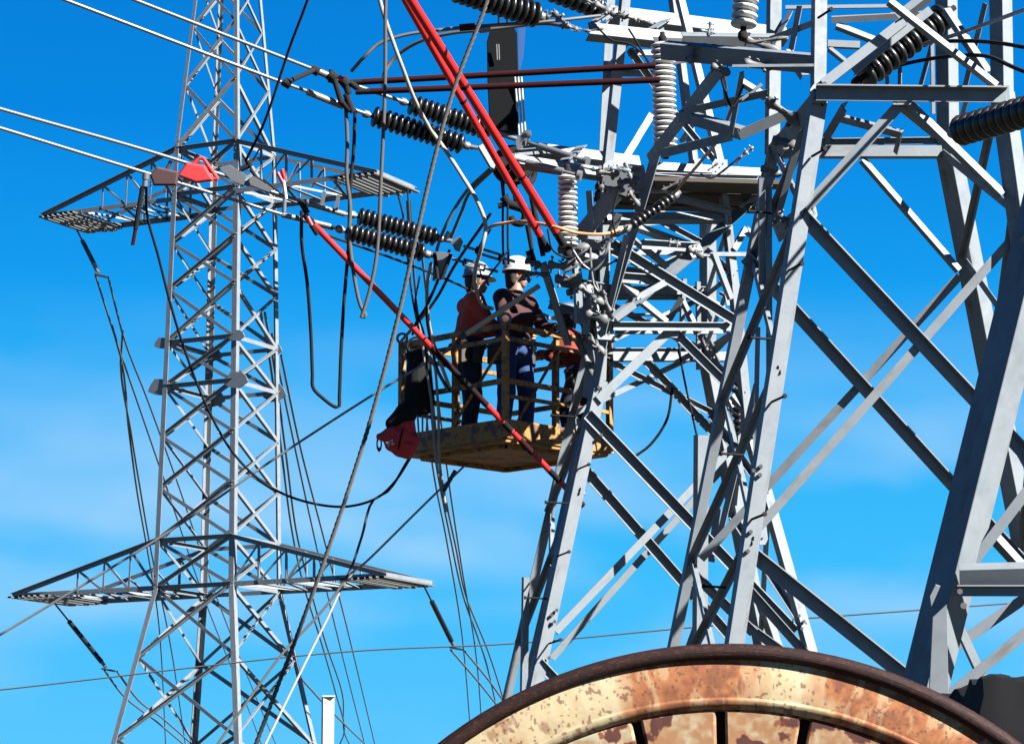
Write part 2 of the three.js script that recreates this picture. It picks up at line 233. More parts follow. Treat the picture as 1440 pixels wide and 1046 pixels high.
// ---------------------------------------------------------------- middle tower with the two white crossarms
const t2 = thing('lattice_tower', 'grey lattice tower carrying two sunlit white crossarms behind the work basket', 'lattice tower');
{
  const N = V(0.37, 0, 0.93);
  leg(t2, [[888, -60, 26.8], [857, 232, 26.7], [847, 535, 26.6], [769, 900, 26.3]], [0.085, 0.085, 0.12], V(0.35, 0, 0.94), 'left');
  leg(t2, [[945, -60, 27.4], [1015, 228, 27.1], [1035, 400, 27.1], [1054, 600, 27.1], [1140, 905, 26.9]], [0.07, 0.075, 0.085, 0.095], V(0.4, 0, 0.92), 'left');
  leg(t2, [[862, -40, 28.2], [848, 235, 28.1], [832, 470, 28], [717, 965, 28.2]], [0.085, 0.085, 0.09], V(0.3, 0, 0.95), 'right');
  leg(t2, [[938, -40, 28.6], [972, 226, 28.5], [990, 300, 28.5], [990, 510, 28.5], [1050, 820, 28.6]], [0.07, 0.1, 0.12, 0.13], V(-0.8, 0, 0.6), 'right');
  members(t2, [
    // crossarms
    [829, 38, 1004, 57, 20, 26.35, 26.7, 't', 'arm_beam'], [860, 15, 1108, 46, 21, 27.7, 28.3, 't', 'arm_beam'], [1004, 57, 1060, 62, 18, 26.7, 26.9, 'l', 'arm_beam'],
    [720, 222, 905, 250, 15, 26.1, 26.6, 't', 'arm_beam'], [732, 204, 900, 226, 16, 27.3, 27.9, 't', 'arm_beam'], [918, 233, 1070, 242, 13, 27.95, 28.4, 't', 'arm_beam'], [908, 250, 1068, 264, 10, 26.6, 27.1, 'o', 'arm_beam'], [905, 246, 1068, 250, 7, 26.65, 27.1, 'o', 'arm_beam'],
    [722, 216, 768, 212, 8, 26.2, 27.4, 'l', 'arm_brace'], [785, 236, 812, 214, 17, 26.4, 27.6, 'l', 'arm_brace'], [910, 50, 932, 36, 17, 26.6, 27.9, 'l', 'arm_brace'], [832, 34, 864, 14, 9, 26.4, 27.7, 'l', 'arm_brace'],
    // tapering head
    [878, 70, 856, 94, 9, 26.8, 28.1, 'l'], [883, 70, 940, 150, 9, 26.8, 27.2, 'o'], [918, 160, 878, 226, 10, 27, 26.7, 'i'], [888, 73, 965, 74, 8, 26.8, 27.3, 'i', 'strut'], [860, 103, 924, 104, 8, 28.1, 28.3, 'o', 'strut'],
    [940, 150, 1000, 222, 8, 27.2, 27.1, 'o'], [996, 146, 960, 200, 6, 27.2, 27.9, 'i'], [972, 200, 1008, 232, 8, 28.4, 27.2, 'o'],
    // cage between arms and waist
    [858, 263, 1010, 262, 14, 26.7, 27.1, 'i', 'strut'], [930, 266, 1064, 266, 11, 28.4, 28.6, 'o', 'strut'], [854, 303, 1020, 303, 13, 26.65, 27.1, 't', 'strut'], [856, 318, 968, 308, 8, 28, 28.3, 'o', 'strut'],
    [946, 278, 1028, 298, 9, 26.9, 27.1, 'o'], [895, 316, 978, 346, 10, 26.7, 27.4, 't'], [890, 333, 942, 375, 8, 26.7, 27.6, 't'], [902, 344, 982, 349, 12, 26.7, 27, 'o', 'strut'], [878, 354, 965, 354, 8, 28, 28.3, 'i', 'strut'], [960, 357, 1052, 357, 6, 26.95, 27.1, 'i', 'strut'],
    [1066, 272, 977, 354, 20, 27.3, 26.95, 'l'], [977, 354, 842, 466, 19, 26.95, 26.55, 'l'], [926, 204, 898, 300, 17, 26.2, 26.4, 'l'], [898, 300, 850, 455, 17, 26.4, 26.5, 'l'],
    [860, 345, 1032, 452, 13, 26.5, 26.95, 'o'], [905, 367, 1020, 432, 7, 28.2, 28.4, 't'], [868, 390, 948, 396, 13, 26.55, 26.8, 'o', 'strut'], [872, 378, 935, 383, 10, 28, 28.2, 't', 'strut'], [845, 408, 990, 409, 10, 28, 28.4, 'o', 'strut'],
    [900, 417, 936, 397, 9, 26.45, 26.55, 'i'], [866, 448, 893, 428, 10, 26.4, 26.45, 'i'], [873, 394, 897, 414, 9, 26.6, 26.7, 't'], [898, 417, 940, 451, 8, 26.7, 26.8, 't'], [958, 418, 940, 450, 11, 26.9, 26.9, 'l'], [964, 392, 960, 462, 6, 28.3, 28.3, 'i'], [983, 396, 984, 520, 6, 28.3, 28.3, 'i'],
    [1005, 355, 1030, 420, 8, 26.9, 27, 't'], [1018, 395, 1026, 430, 7, 27.4, 27.2, 't'], [1010, 398, 1024, 405, 5, 27.6, 27.6, 'o'], [1012, 412, 1026, 420, 5, 27.6, 27.6, 'o'], [970, 438, 984, 468, 8, 28, 28, 't'], [957, 424, 980, 470, 7, 28, 28, 'l'], [1045, 320, 1028, 350, 9, 27.3, 27.1, 'l'], [1052, 322, 1070, 335, 9, 27.1, 27.3, 't'],
    [862, 459, 1028, 460, 11, 26.5, 27, 'o', 'strut'], [862, 501, 1022, 501, 13, 28.05, 28.5, 'i', 'strut'], [866, 466, 1018, 466, 6, 28, 28.4, 'i', 'strut'], [870, 444, 930, 444, 3, 28, 28.2, 'l', 'strut'],
    [942, 466, 842, 562, 13, 26.8, 26.55, 'i'], [945, 465, 1018, 538, 11, 26.85, 27.05, 'o'], [952, 470, 1002, 512, 9, 28.3, 28.5, 't'], [902, 503, 1004, 612, 10, 28.2, 28.5, 'o'], [1028, 470, 1000, 500, 10, 27.2, 28.4, 'l'], [1033, 553, 1066, 592, 10, 27.1, 27.1, 't'],
    // splayed lower panels
    [826, 583, 1118, 890, 14, 26.5, 26.95, 'o'], [822, 662, 1040, 912, 13, 28.1, 28.6, 'o'], [782, 888, 1060, 598, 11, 26.4, 27.1, 'i'], [776, 926, 1020, 655, 10, 28.2, 28.6, 'i'],
    [756, 932, 860, 1040, 13, 26.3, 26.4, 'o'], [820, 590, 778, 780, 11, 27.2, 26.6, 'l'], [776, 800, 738, 960, 11, 26.7, 27.6, 'l'], [990, 612, 988, 905, 17, 26.2, 26.2, 't', 'ladder_rail'], [741, 812, 738, 985, 9, 26.5, 26.5, 't', 'ladder_rail'],
    [1064, 540, 1010, 760, 11, 26.9, 27, 'l'], [1022, 560, 1046, 610, 7, 28.3, 28.2, 'l'], [1010, 715, 1000, 790, 14, 27.6, 27.6, 'l'], [1062, 830, 1090, 912, 13, 28.4, 28.4, 'l'], [1080, 850, 1098, 912, 6, 28.4, 28.4, 'i'], [985, 860, 966, 912, 10, 27, 27, 'l'],
    // hangers under the lower arm by the workers
    [762, 372, 798, 486, 15, 26.9, 27.1, 'l', 'hanger'], [866, 270, 812, 335, 26, 26.2, 26.4, 'l', 'hanger'], [828, 268, 832, 330, 12, 26.3, 26.3, 'l', 'hanger'], [812, 372, 816, 455, 10, 26.3, 26.3, 'i', 'hanger'], [840, 330, 824, 470, 14, 26.4, 26.5, 'l', 'hanger'], [800, 365, 852, 378, 24, 26.3, 26.4, 'l', 'hanger'], [822, 425, 834, 560, 28, 26.9, 26.9, 'l', 'hanger'],
    [804, 348, 832, 520, 18, 26.5, 26.9, 'l', 'hanger'], [842, 340, 826, 560, 20, 26.6, 27, 'l', 'hanger'], [862, 410, 836, 545, 16, 26.5, 26.6, 'l', 'hanger'], [786, 396, 862, 410, 14, 26.4, 26.45, 'o', 'hanger'], [772, 430, 858, 452, 10, 27.4, 27.2, 'o', 'hanger'], [880, 330, 846, 470, 12, 26.3, 26.35, 'l', 'hanger'],
    [850, 345, 851, 410, 14, 26.35, 26.4, 'i', 'hanger'], [828, 400, 842, 440, 8, 26.3, 26.3, 't', 'hanger'], [870, 300, 855, 340, 12, 26.2, 26.3, 't', 'hanger'], [815, 340, 845, 345, 16, 26.2, 26.2, 'l', 'hanger'],
  ], N, Mt.steel);
  { const a = P(846, 252, 26.55), b = P(1068, 256, 26.75); for (let k = 0; k < 5; k++) { const o = V(0.06, 0.012 * (k % 2), -0.02 - k * 0.25); bar(t2, a.clone().add(o).add(V(-rnd() * 0.1, 0, 0)), b.clone().add(o).setY(a.y + o.y).add(V(rnd() * 0.15, 0, 0)), 0.215, 0.04, V(0, 1, 0), 'deck_plank', Mt.plank); } }
  { // cross bracing of the back and side faces, panel by panel
    const path = (nodes, y) => { let k = 0; while (k < nodes.length - 2 && y > nodes[k + 1][1]) k++; const [a, b] = [nodes[k], nodes[k + 1]], t = (y - a[1]) / (b[1] - a[1]); return P(a[0] + (b[0] - a[0]) * t, y, a[2] + (b[2] - a[2]) * t); };
    const A = [[888, -60, 26.8], [857, 232, 26.7], [847, 535, 26.6], [769, 900, 26.3]], Hh = [[945, -60, 27.4], [1015, 228, 27.1], [1035, 400, 27.1], [1054, 600, 27.1], [1140, 905, 26.9]], Ab = [[862, -40, 28.2], [848, 235, 28.1], [832, 470, 28], [717, 965, 28.2]], Hb = [[938, -40, 28.6], [972, 226, 28.5], [990, 300, 28.5], [990, 510, 28.5], [1050, 820, 28.6]];
    const lv = [[232, 268], [308, 344], [384, 418], [460, 494], [548, 582], [690, 722], [880, 906]];
    for (let i = 0; i < lv.length - 1; i++) for (const [p, q, a0, b0, n] of [[Ab, Hb, 1, 1, V(0.37, 0, 0.93)], [A, Ab, 0, 1, V(-0.93, 0, 0.37)], [Hh, Hb, 0, 1, V(0.93, 0, -0.2)]]) {
      if (i > 3 && p === Ab) continue; const w = i > 3 ? 0.065 : 0.055;
      angle(t2, path(p, lv[i][a0]), path(q, lv[i + 1][b0]), w, n, { kind: 'o' }); angle(t2, path(p, lv[i + 1][a0]), path(q, lv[i][b0]), w, n, { edge: 'down' });
      if (i < 4) angle(t2, path(p, lv[i][a0]), path(q, lv[i][b0]), w, n, { kind: 'o', name: 'strut' });
    }
    const B = [[1154, 140, 20], [1017, 1030, 19.5]], E = [[1089, 215, 21.4], [950, 905, 21.8]], C = [[1404, 130, 20], [1540, 1000, 19.6]], F = [[1326, 215, 21.4], [1440, 800, 21.8]];
    const l1 = [[140, 215], [300, 366], [520, 570], [760, 790], [1000, 1010]];
    for (let i = 0; i < 4; i++) for (const [p, q, n] of [[B, E, V(-0.98, 0, 0.2)], [C, F, V(-0.98, 0, 0.2)]]) { angle(t1, path(p, l1[i][0]), path(q, l1[i + 1][1]), 0.06, n, { kind: 'o' }); angle(t1, path(p, l1[i + 1][0]), path(q, l1[i][1]), 0.06, n, { edge: 'down' }); }
  }
  const joint = (t, x, y, d, w, h, rot, n) => { const c = P(x, y, d + 0.07), r = M(1, d), q = [[-w, -h], [w * 0.7, -h], [w, -h * 0.5], [w, h], [-w * 0.6, h], [-w, h * 0.4]].map(([a, b]) => c.clone().add(V((a * Math.cos(rot) - b * Math.sin(rot)) * r, (a * Math.sin(rot) + b * Math.cos(rot)) * r, -a * r * n)));
    part('gusset_plate', plateGeo(q, 0.01), Mt.steel, t); for (const [a, b] of [[-0.5, -0.5], [0.5, -0.4], [0.45, 0.5], [-0.4, 0.35], [0, 0]]) { const m = part('bolt', boltGeo, Mt.bolt, t); m.position.copy(c).add(V((a * w * Math.cos(rot) - b * h * Math.sin(rot)) * r, (a * w * Math.sin(rot) + b * h * Math.cos(rot)) * r, 0.012 - a * w * r * n)); m.scale.setScalar(0.5); } };
  for (const a of [[1134, 300, 19.93, 15, 11, 0.2, 0.2], [1064, 752, 19.75, 15, 15, 0.1, 0.2], [1152, 132, 19.9, 13, 13, 0, 0.2], [1270, 138, 19.88, 14, 10, 0, 0], [1408, 134, 19.9, 12, 14, 0, 0]]) joint(t1, ...a);
  for (const a of [[944, 464, 26.75, 11, 11, 0, 0.3], [850, 462, 26.45, 13, 16, 0, 0.3], [1026, 456, 26.95, 9, 12, 0, 0.3], [978, 352, 26.85, 10, 9, 0.5, 0.3], [862, 238, 26.4, 14, 12, 0, 0.3], [1012, 236, 27, 11, 12, 0, 0.3], [1056, 602, 27, 9, 12, 0, 0.3]]) joint(t2, ...a);
  plate(t2, 'gusset_plate', [[850, 236], [905, 232], [912, 262], [880, 276], [846, 262]], 26.35, 0.014, Mt.hardware);
  plate(t2, 'gusset_plate', [[918, 52], [980, 55], [1000, 84], [950, 90], [925, 70]], 26.4, 0.014, Mt.hardware);
  for (const [x, y] of [[783, 858], [776, 865], [780, 874], [772, 925], [1124, 866], [1131, 874], [1128, 884], [978, 802], [842, 545], [846, 612]]) bolt(t2, x, y, x > 1000 ? 26.88 : 26.58 - Math.max(0, y - 535) / 365 * 0.3, 1);
  for (const [x, y] of [[784, 782], [772, 905], [812, 660], [850, 375]]) stepBolt(t2, x, y, 26.6 - Math.max(0, y - 535) / 365 * 0.3, V(0.5, 0.1, 0.86), 0.2);
  for (const [x, y] of [[771, 842], [808, 586], [800, 708]]) stepBolt(t2, x, y, 26.4, V(-0.95, 0.03, 0.2), 0.22);
}
// ---------------------------------------------------------------- far tower, square plan, four arms
const t3 = thing('lattice_tower', 'slender blue-grey lattice tower with wide pointed crossarms standing far off under open sky', 'lattice tower');
const T3 = {};
{
  const th = THREE.MathUtils.degToRad(27.6), u = V(-Math.cos(th), 0, -Math.sin(th)), v = V(Math.sin(th), 0, -Math.cos(th));
  const ax = P(310, 600, 80.5); ax.y = 0;
  const H = y => P(240, y, 80.2).y;
  const prof = [[-420, 0.25], [-200, 0.85], [0, 1.42], [194, 2.05], [480, 2.28], [832, 2.52], [930, 3.15], [1045, 3.9], [1350, 5.9]];
  const S = y => { let k = 0; while (k < prof.length - 2 && y > prof[k + 1][0]) k++; const [a, b] = [prof[k], prof[k + 1]]; return a[1] + (b[1] - a[1]) * (y - a[0]) / (b[0] - a[0]); };
  const cor = (y, k) => { const s = S(y), c = ax.clone(); c.y = Math.max(-0.1, H(y)); c.addScaledVector(u, (k === 1 || k === 2 ? 0.5 : -0.5) * s).addScaledVector(v, (k >= 2 ? 0.5 : -0.5) * s); return c; };   // 0 front, 1 left, 2 back, 3 right
  const gy = 1350, L = [-420, -300, -200, -130, -65, 8, 97, 194, 262, 333, 402, 480, 544, 616, 690, 765, 832, 930, 1045, 1170, gy];
  const nf = [v.clone().negate(), u, v, u.clone().negate()], W = 0.135;
  const legN = [v.clone().negate(), u.clone(), v.clone(), u.clone().negate()];
  const brk = [-420, 194, 832, gy];
  for (let k = 0; k < 4; k++) for (let i = 0; i < 3; i++) {
    const a = cor(brk[i], k), b = cor(brk[i + 1], k), n1 = legN[k];
    angle(t3, a, b, i ? 0.17 : 0.12, n1, { name: 'leg', edge: k === 0 ? 'right' : k === 1 ? 'left' : k === 2 ? 'left' : 'right', mat: Mt.steel, t: 0.02 });
  }
  for (let i = 0; i < L.length - 1; i++) for (let k = 0; k < 4; k++) {
    const q = (k + 1) % 4, w = i < 6 ? 0.07 : 0.1, o = { mat: Mt.steel, t: 0.011 };
    angle(t3, cor(L[i], k), cor(L[i + 1], q), w, nf[k], { ...o, kind: 'o' }); angle(t3, cor(L[i + 1], k), cor(L[i], q), w, nf[k], { ...o, kind: 'i', edge: 'down' });
    if ([194, 262, 480, 544, 765, 832].includes(L[i])) angle(t3, cor(L[i], k), cor(L[i], q), 0.12, nf[k], { ...o, name: 'strut', kind: k % 2 ? 'i' : 'o' });
  }
  for (const [y, r] of [[480, 0.24], [544, 0.36]]) for (let k = 0; k < 4; k++) {
    const c = cor(y, k), n = nf[k === 1 ? 0 : k === 0 ? 0 : k === 3 ? 2 : 2], x = V(0, 1, 0).cross(n), pts = [];
    for (let a = 0; a < 8; a++) pts.push(c.clone().addScaledVector(n, 0.03).addScaledVector(x, (k === 1 || k === 2 ? -0.12 : 0.12) + Math.cos(a * Math.PI / 4 + 0.39) * r * (a % 3 ? 1.2 : 0.95)).addScaledVector(V(0, 1, 0), Math.sin(a * Math.PI / 4 + 0.39) * r * (a % 2 ? 0.62 : 0.75)));
    part('gusset_plate', plateGeo(pts, 0.02), Mt.steel, t3);
  }
  for (const [y0, s] of [[832, 0.3], [194, 0.2], [262, 0.2]]) for (let k = 0; k < 4; k++) { const c = cor(y0, k); for (let j = -3; j <= 3; j++) { const m = part('bolt', boltGeo, Mt.bolt, t3); m.position.copy(c).add(V(0.03 * (j % 2), j * 0.12, 0.12)); m.scale.setScalar(1.3); } }
  // arms
  T3.tips = [];
  for (const [yt, yb, len] of [[194, 268, 4.62], [765, 832, 4.92]]) for (const side of [1, -1]) {
    const dir = u.clone().multiplyScalar(side), f = side > 0 ? 1 : 0, g = side > 0 ? 2 : 3;
    const A = cor(yb, f), B = cor(yb, g), At = cor(yt, f), Bt = cor(yt, g), TA = A.clone().addScaledVector(dir, len), TB = B.clone().addScaledVector(dir, len);
    const o = { mat: Mt.steel, t: 0.012 }, up = V(0, 1, 0), dn = V(0, -1, 0);
    for (const [p, q, w, n, kd, nm] of [[A, TA, 0.14, nf[0], 'i', 'arm_chord'], [B, TB, 0.14, nf[2], 'i', 'arm_chord'], [At, TA, 0.13, nf[0], 'o', 'arm_chord'], [Bt, TB, 0.12, nf[2], 'o', 'arm_chord'], [TA, TB, 0.16, dir, 'i', 'arm_chord']]) angle(t3, p, q, w, n, { ...o, kind: kd, name: nm });
    const fr = [0.18, 0.36, 0.54, 0.7];
    for (let i = 0; i < fr.length; i++) {
      const a = A.clone().lerp(TA, fr[i]), b = B.clone().lerp(TB, fr[i]), at = At.clone().lerp(TA, fr[i]), bt = Bt.clone().lerp(TB, fr[i]);
      if (i < 3) { angle(t3, a, at, 0.06, nf[0], o); angle(t3, b, bt, 0.06, nf[2], o); const p = i ? A.clone().lerp(TA, fr[i - 1]) : A, p2 = i ? B.clone().lerp(TB, fr[i - 1]) : B; angle(t3, p, at, 0.06, nf[0], o); angle(t3, p2, bt, 0.06, nf[2], o); }
      angle(t3, a, b, 0.08, V(0, 0.5, 0.85), o); angle(t3, i % 2 ? a : b, i % 2 ? B.clone().lerp(TB, fr[i] - 0.17) : A.clone().lerp(TA, fr[i] - 0.17), 0.08, V(0.2, 0.4, 0.9), o);
    }
    for (let k = 0; k < 7; k++) { const t = 0.74 + k * 0.042, a = A.clone().lerp(TA, t), b = B.clone().lerp(TB, t); a.y -= 0.05; b.y -= 0.05 + (k % 2) * 0.015; bar(t3, a.clone().addScaledVector(v, -0.1 - rnd() * 0.15), b.clone().addScaledVector(v, 0.1 + rnd() * 0.2), 0.12, 0.045, up, 'deck_plank', Mt.aluDull); }
    T3.tips.push([TA, TB]);
  }
}
// ---------------------------------------------------------------- insulator strings
function discGeo(r, p) { const q = [[0.1, 0], [0.62, 0.02], [0.86, 0.12], [0.97, 0.26], [1, 0.42], [0.96, 0.6], [0.82, 0.74], [0.64, 0.84], [0.6, 0.99], [0.1, 1]].map(([a, b]) => new THREE.Vector2(a * r, b * p)); return new THREE.LatheGeometry(q, 18); }
function insulator(name, a, b, r, n, mat, label, group, fit = Mt.alu) {
  const g = thing(name, label, 'insulator', group), L = a.distanceTo(b), p = L / n, geo = discGeo(r, p);
  g.position.copy(a); g.quaternion.setFromUnitVectors(V(0, 1, 0), b.clone().sub(a).normalize());
  for (let i = 0; i < n; i++) { const m = part('disc', geo, mat, g); m.position.y = i * p; m.rotation.y = i * 0.7; }
  for (const [y, s] of [[-0.1, 1], [L, -1]]) part('end_cap', new THREE.LatheGeometry([[0.001, 0], [0.025, 0], [0.034, 0.02], [0.034, 0.055], [0.02, 0.075], [0.02, 0.1], [0.001, 0.1]].map(([x, q]) => new THREE.Vector2(x * (r > 0.12 ? 1.5 : 1.1), q)), 12), fit, g).position.y = y;
  return g;
}
const strain = 'dark strain insulators pulling at the crossarms';
insulator('insulator_string', P(524, 163, 25.9), P(651, 203, 26.1), M(15.5, 26), 15, Mt.porcelainDark, 'dark ribbed insulator string below its twin, behind the crossed red poles', strain);
insulator('insulator_string', P(576, 146, 26.7), P(690, 184, 26.9), M(15.5, 26.8), 14, Mt.porcelainDark, 'dark ribbed insulator string running under the thick red poles', strain);
insulator('insulator_string', P(504, 304, 26.7), P(614, 334, 26.9), M(13.5, 26.8), 14, Mt.porcelainDark, 'upper of two dark insulator strings stretched left of the workers', strain);
insulator('insulator_string', P(487, 325, 25.9), P(596, 356, 26.1), M(13.5, 26), 14, Mt.porcelainDark, 'lower of two dark insulator strings stretched left of the workers', strain);
insulator('insulator_string', P(640, -15, 25.5), P(757, 22, 25.9), M(19, 25.8), 13, Mt.porcelainDark, 'large dark insulator string ending at the upper crossarm tip', strain);
insulator('insulator_string', P(745, -25, 26.9), P(845, 12, 27.3), M(17, 27.1), 10, Mt.porcelainDark, 'dark insulator string above the upper crossarm tip', strain);
insulator('insulator_string', P(1350, 184, 18.4), P(1480, 146, 17.6), M(23, 18), 12, Mt.porcelainDark, 'heavy dark insulator string running out behind the right-hand tower', strain);
insulator('insulator_string', P(888, 317, 25.9), P(946, 277, 26.2), M(8, 26), 9, Mt.porcelainDark, 'small slanted dark insulator with nine thin discs inside the tower', strain);
insulator('insulator_string', P(1037, 545, 28), P(1040, 668, 28), M(8.5, 28), 14, Mt.porcelainDark, 'thin dark upright insulator between the crowded tower legs', strain);
insulator('insulator_string', P(1214, 108, 21), P(1330, 20, 21.3), M(21, 21), 11, Mt.porcelainDark, 'thick dark insulator string slanting inside the head of the pale-legged tower', strain, Mt.darkhw);
const post = 'pale post insulators hung from the crossarms';
insulator('post_insulator', P(799, 347, 26), P(798, 246, 26.1), M(14.5, 26), 14, Mt.porcelainPale, 'pale grey ribbed post insulator under the lower crossarm', post, Mt.darkhw);
insulator('post_insulator', P(936, 208, 25.8), P(932, 60, 25.9), M(17.5, 25.9), 19, Mt.porcelainPale, 'tall pale ribbed post insulator between the two white crossarms', post, Mt.darkhw);
insulator('post_insulator', P(1046, 38, 20.6), P(1053, -60, 20.7), M(19, 20.6), 9, Mt.porcelainPale, 'pale ribbed post insulator standing on the shaded upper arm', post, Mt.darkhw);

// ---------------------------------------------------------------- yokes, links, clamps
function hw(name, label, category, group) { return thing(name, label, category, group); }
{
  const y1 = hw('yoke_plate', 'grey slanted yoke plate at the inner end of the upper strings', 'yoke plate');
  part('plate', plateGeo([P(671, 207, 26.1), P(681, 201, 26.2), P(697, 228, 26.2), P(696, 236, 26.1), P(688, 236, 26.1)], 0.02), Mt.hardware, y1);
  rod('pin', P(655, 205, 26.1), P(672, 208, 26.1), 0.02, Mt.alu, y1);
  const y2 = hw('yoke_plate', 'grey bone-shaped yoke plate beside the hanging hook block', 'yoke plate');
  part('plate', plateGeo([P(725, 196, 26.9), P(737, 184, 26.9), P(746, 183, 26.9), P(747, 191, 26.9), P(737, 202, 26.9), P(734, 211, 26.9), P(727, 211, 26.9)], 0.02), Mt.hardware, y2);
  rod('pin', P(700, 187, 26.9), P(728, 196, 26.9), 0.024, Mt.alu, y2);
  for (const [a, b, lab] of [[[742, 200, 26.9], [822, 226, 26.6], 'grey turnbuckle link from the bone-shaped plate to the lower arm'], [[722, 223, 26.1], [812, 246, 25.95], 'grey turnbuckle link under the front beam of the lower arm']]) {
    const g = hw('turnbuckle', lab, 'turnbuckle'), A = P(...a), B = P(...b), m = A.clone().lerp(B, 0.2), n = A.clone().lerp(B, 0.78);
    rod('rod', A, B, 0.016, Mt.hardware, g); rod('body', m, n, 0.032, Mt.hardware, g); rod('eye', B, B.clone().lerp(A, -0.06), 0.05, Mt.hardware, g); rod('eye', A, A.clone().lerp(B, -0.04), 0.045, Mt.hardware, g);
  }
  const y3 = hw('yoke_plate', 'grey triangular yoke plate hanging point-down left of the workers', 'yoke plate');
  part('plate', plateGeo([P(612, 354, 26.1), P(634, 356, 26.1), P(620, 394, 26.1), P(614, 392, 26.1)], 0.02), Mt.hardware, y3);
  for (const [a, b] of [[[611, 355], [615, 392]], [[634, 357], [621, 393]]]) rod('edge_flange', P(a[0], a[1], 26.05), P(b[0], b[1], 26.05), 0.018, Mt.darkhw, y3);
  rod('pin', P(598, 357, 26.1), P(614, 358, 26.1), 0.02, Mt.alu, y3);
  const y4 = hw('yoke_plate', 'small pale yoke plate at the end of the upper workers-side string', 'yoke plate');
  part('plate', plateGeo([P(634, 340, 26.9), P(646, 332, 26.9), P(651, 340, 26.9), P(646, 354, 26.9), P(640, 352, 26.9)], 0.02), Mt.hardware, y4);
  rod('pin', P(616, 336, 26.9), P(636, 339, 26.9), 0.02, Mt.alu, y4); rod('lug', P(626, 337, 26.9), P(632, 326, 26.9), 0.025, Mt.darkhw, y4);
  const tb = (pts, lab) => { const g = hw('turnbuckle', lab, 'turnbuckle'), A = P(...pts[0]), B = P(...pts[1]), s = A.clone().lerp(B, 0.25), e = A.clone().lerp(B, 0.7), off = V(0, 0.026, 0);
    rod('rod', A, s, 0.014, Mt.hardware, g); rod('rod', e, B, 0.014, Mt.hardware, g); rod('side_bar', s.clone().add(off), e.clone().add(off), 0.013, Mt.hardware, g); rod('side_bar', s.clone().sub(off), e.clone().sub(off), 0.013, Mt.hardware, g);
    for (const q of [s, e]) rod('nut', q, q.clone().lerp(B, 0.06), 0.035, Mt.darkhw, g); };
  tb([[652, 346, 26.9], [724, 368, 26.7]], 'open-bodied turnbuckle above the workers helmets'); tb([[636, 364, 26.1], [700, 382, 26]], 'dark turnbuckle crossing behind the first helmet');
  // dark clamp hardware at the crossarm tips and among the steel
  const hwc = (list, lab, mat = Mt.forged) => { const g = hw('clamp_assembly', lab, 'clamp');
    for (const [x1, y1, x2, y2, w, d] of list) {   // shaped casting: waisted barrel, saddle ears, two through-bolts
      const a = P(x1, y1, d), b = P(x2, y2, d), L = a.distanceTo(b), r = M(w / 2.5, d), geos = [];
      geos.push(new THREE.LatheGeometry([[0.001, 0], [0.62, 0.01], [0.8, 0.1], [0.7, 0.2], [0.5, 0.3], [0.46, 0.48], [0.62, 0.58], [0.9, 0.68], [0.86, 0.84], [0.5, 0.95], [0.001, 1]].map(([p, q]) => new THREE.Vector2(p * r, q * L)), 12).toNonIndexed().scale(1, 1, 0.75));
      for (const [q, k] of [[0.16, 1], [0.72, -1]]) { geos.push(new THREE.CylinderGeometry(r * 0.17, r * 0.17, r * 2.7, 6).rotateZ(Math.PI / 2).translate(0, q * L, r * 0.2 * k).toNonIndexed(), new THREE.CylinderGeometry(r * 0.34, r * 0.34, r * 0.3, 6).rotateZ(Math.PI / 2).translate(r * 1.3 * k, q * L, r * 0.2 * k).toNonIndexed()); }
      geos.push(new THREE.TorusGeometry(r * 0.75, r * 0.16, 6, 12, Math.PI * 1.3).rotateY(0.6).translate(r * 0.3, L * 0.4, 0).toNonIndexed());
      const m = part('clamp_body', mergeGeometries(geos), mat, g); m.position.copy(a); m.quaternion.setFromUnitVectors(V(0, 1, 0), b.clone().sub(a).normalize()); m.rotateY(jit * 0.9); jit = (jit + 1) % 7;
    } return g; };
  hwc([[757, 22, 770, 20, 8, 25.9], [768, 24, 786, 18, 16, 25.9], [785, 22, 800, 40, 15, 25.9], [798, 36, 814, 42, 15, 25.9], [812, 40, 832, 44, 6, 25.95], [822, 44, 850, 40, 7, 26.1]], 'lumpy grey clamp between the large insulator and the arm tip');
  hwc([[822, -2, 840, 10, 18, 26.4], [836, 4, 862, 18, 20, 26.3], [858, 18, 884, 24, 14, 26.2], [880, 22, 896, 30, 12, 26.2], [850, 32, 862, 24, 5, 26.2], [896, 26, 920, 34, 8, 26.3]], 'spiked grey clamp lying over the upper white beam');
  hwc([[960, 70, 1000, 78, 26, 20.8], [1000, 66, 1040, 76, 24, 20.7], [975, 62, 970, 90, 18, 20.7], [1042, 52, 1100, 74, 18, 20.7]], 'cluster of shaded clamps under the pale post insulator');
  hwc([[838, 242, 872, 244, 22, 26], [868, 258, 902, 252, 22, 26], [842, 262, 880, 268, 14, 26], [815, 234, 842, 240, 8, 26], [875, 240, 905, 238, 12, 26]], 'cluster of forged clamps where the lower arm crosses the tower leg');
  hwc([[784, 352, 830, 346, 20, 26.1], [770, 372, 806, 376, 22, 26.2], [738, 366, 762, 374, 20, 26.6], [742, 384, 772, 386, 14, 26.6], [780, 392, 818, 392, 22, 26.3], [796, 412, 836, 404, 18, 26.4], [742, 380, 744, 398, 8, 26.6]], 'mass of forged clamps below the post insulator beside the workers');
  hwc([[812, 400, 850, 428, 20, 26.2], [822, 440, 856, 452, 24, 26.2], [806, 440, 836, 476, 22, 26.7], [826, 470, 852, 500, 20, 26.4], [812, 470, 834, 530, 18, 26.8], [796, 356, 812, 376, 18, 26.2], [846, 408, 862, 450, 16, 26.25]], 'crowded clamps where the tower leg meets the workers');
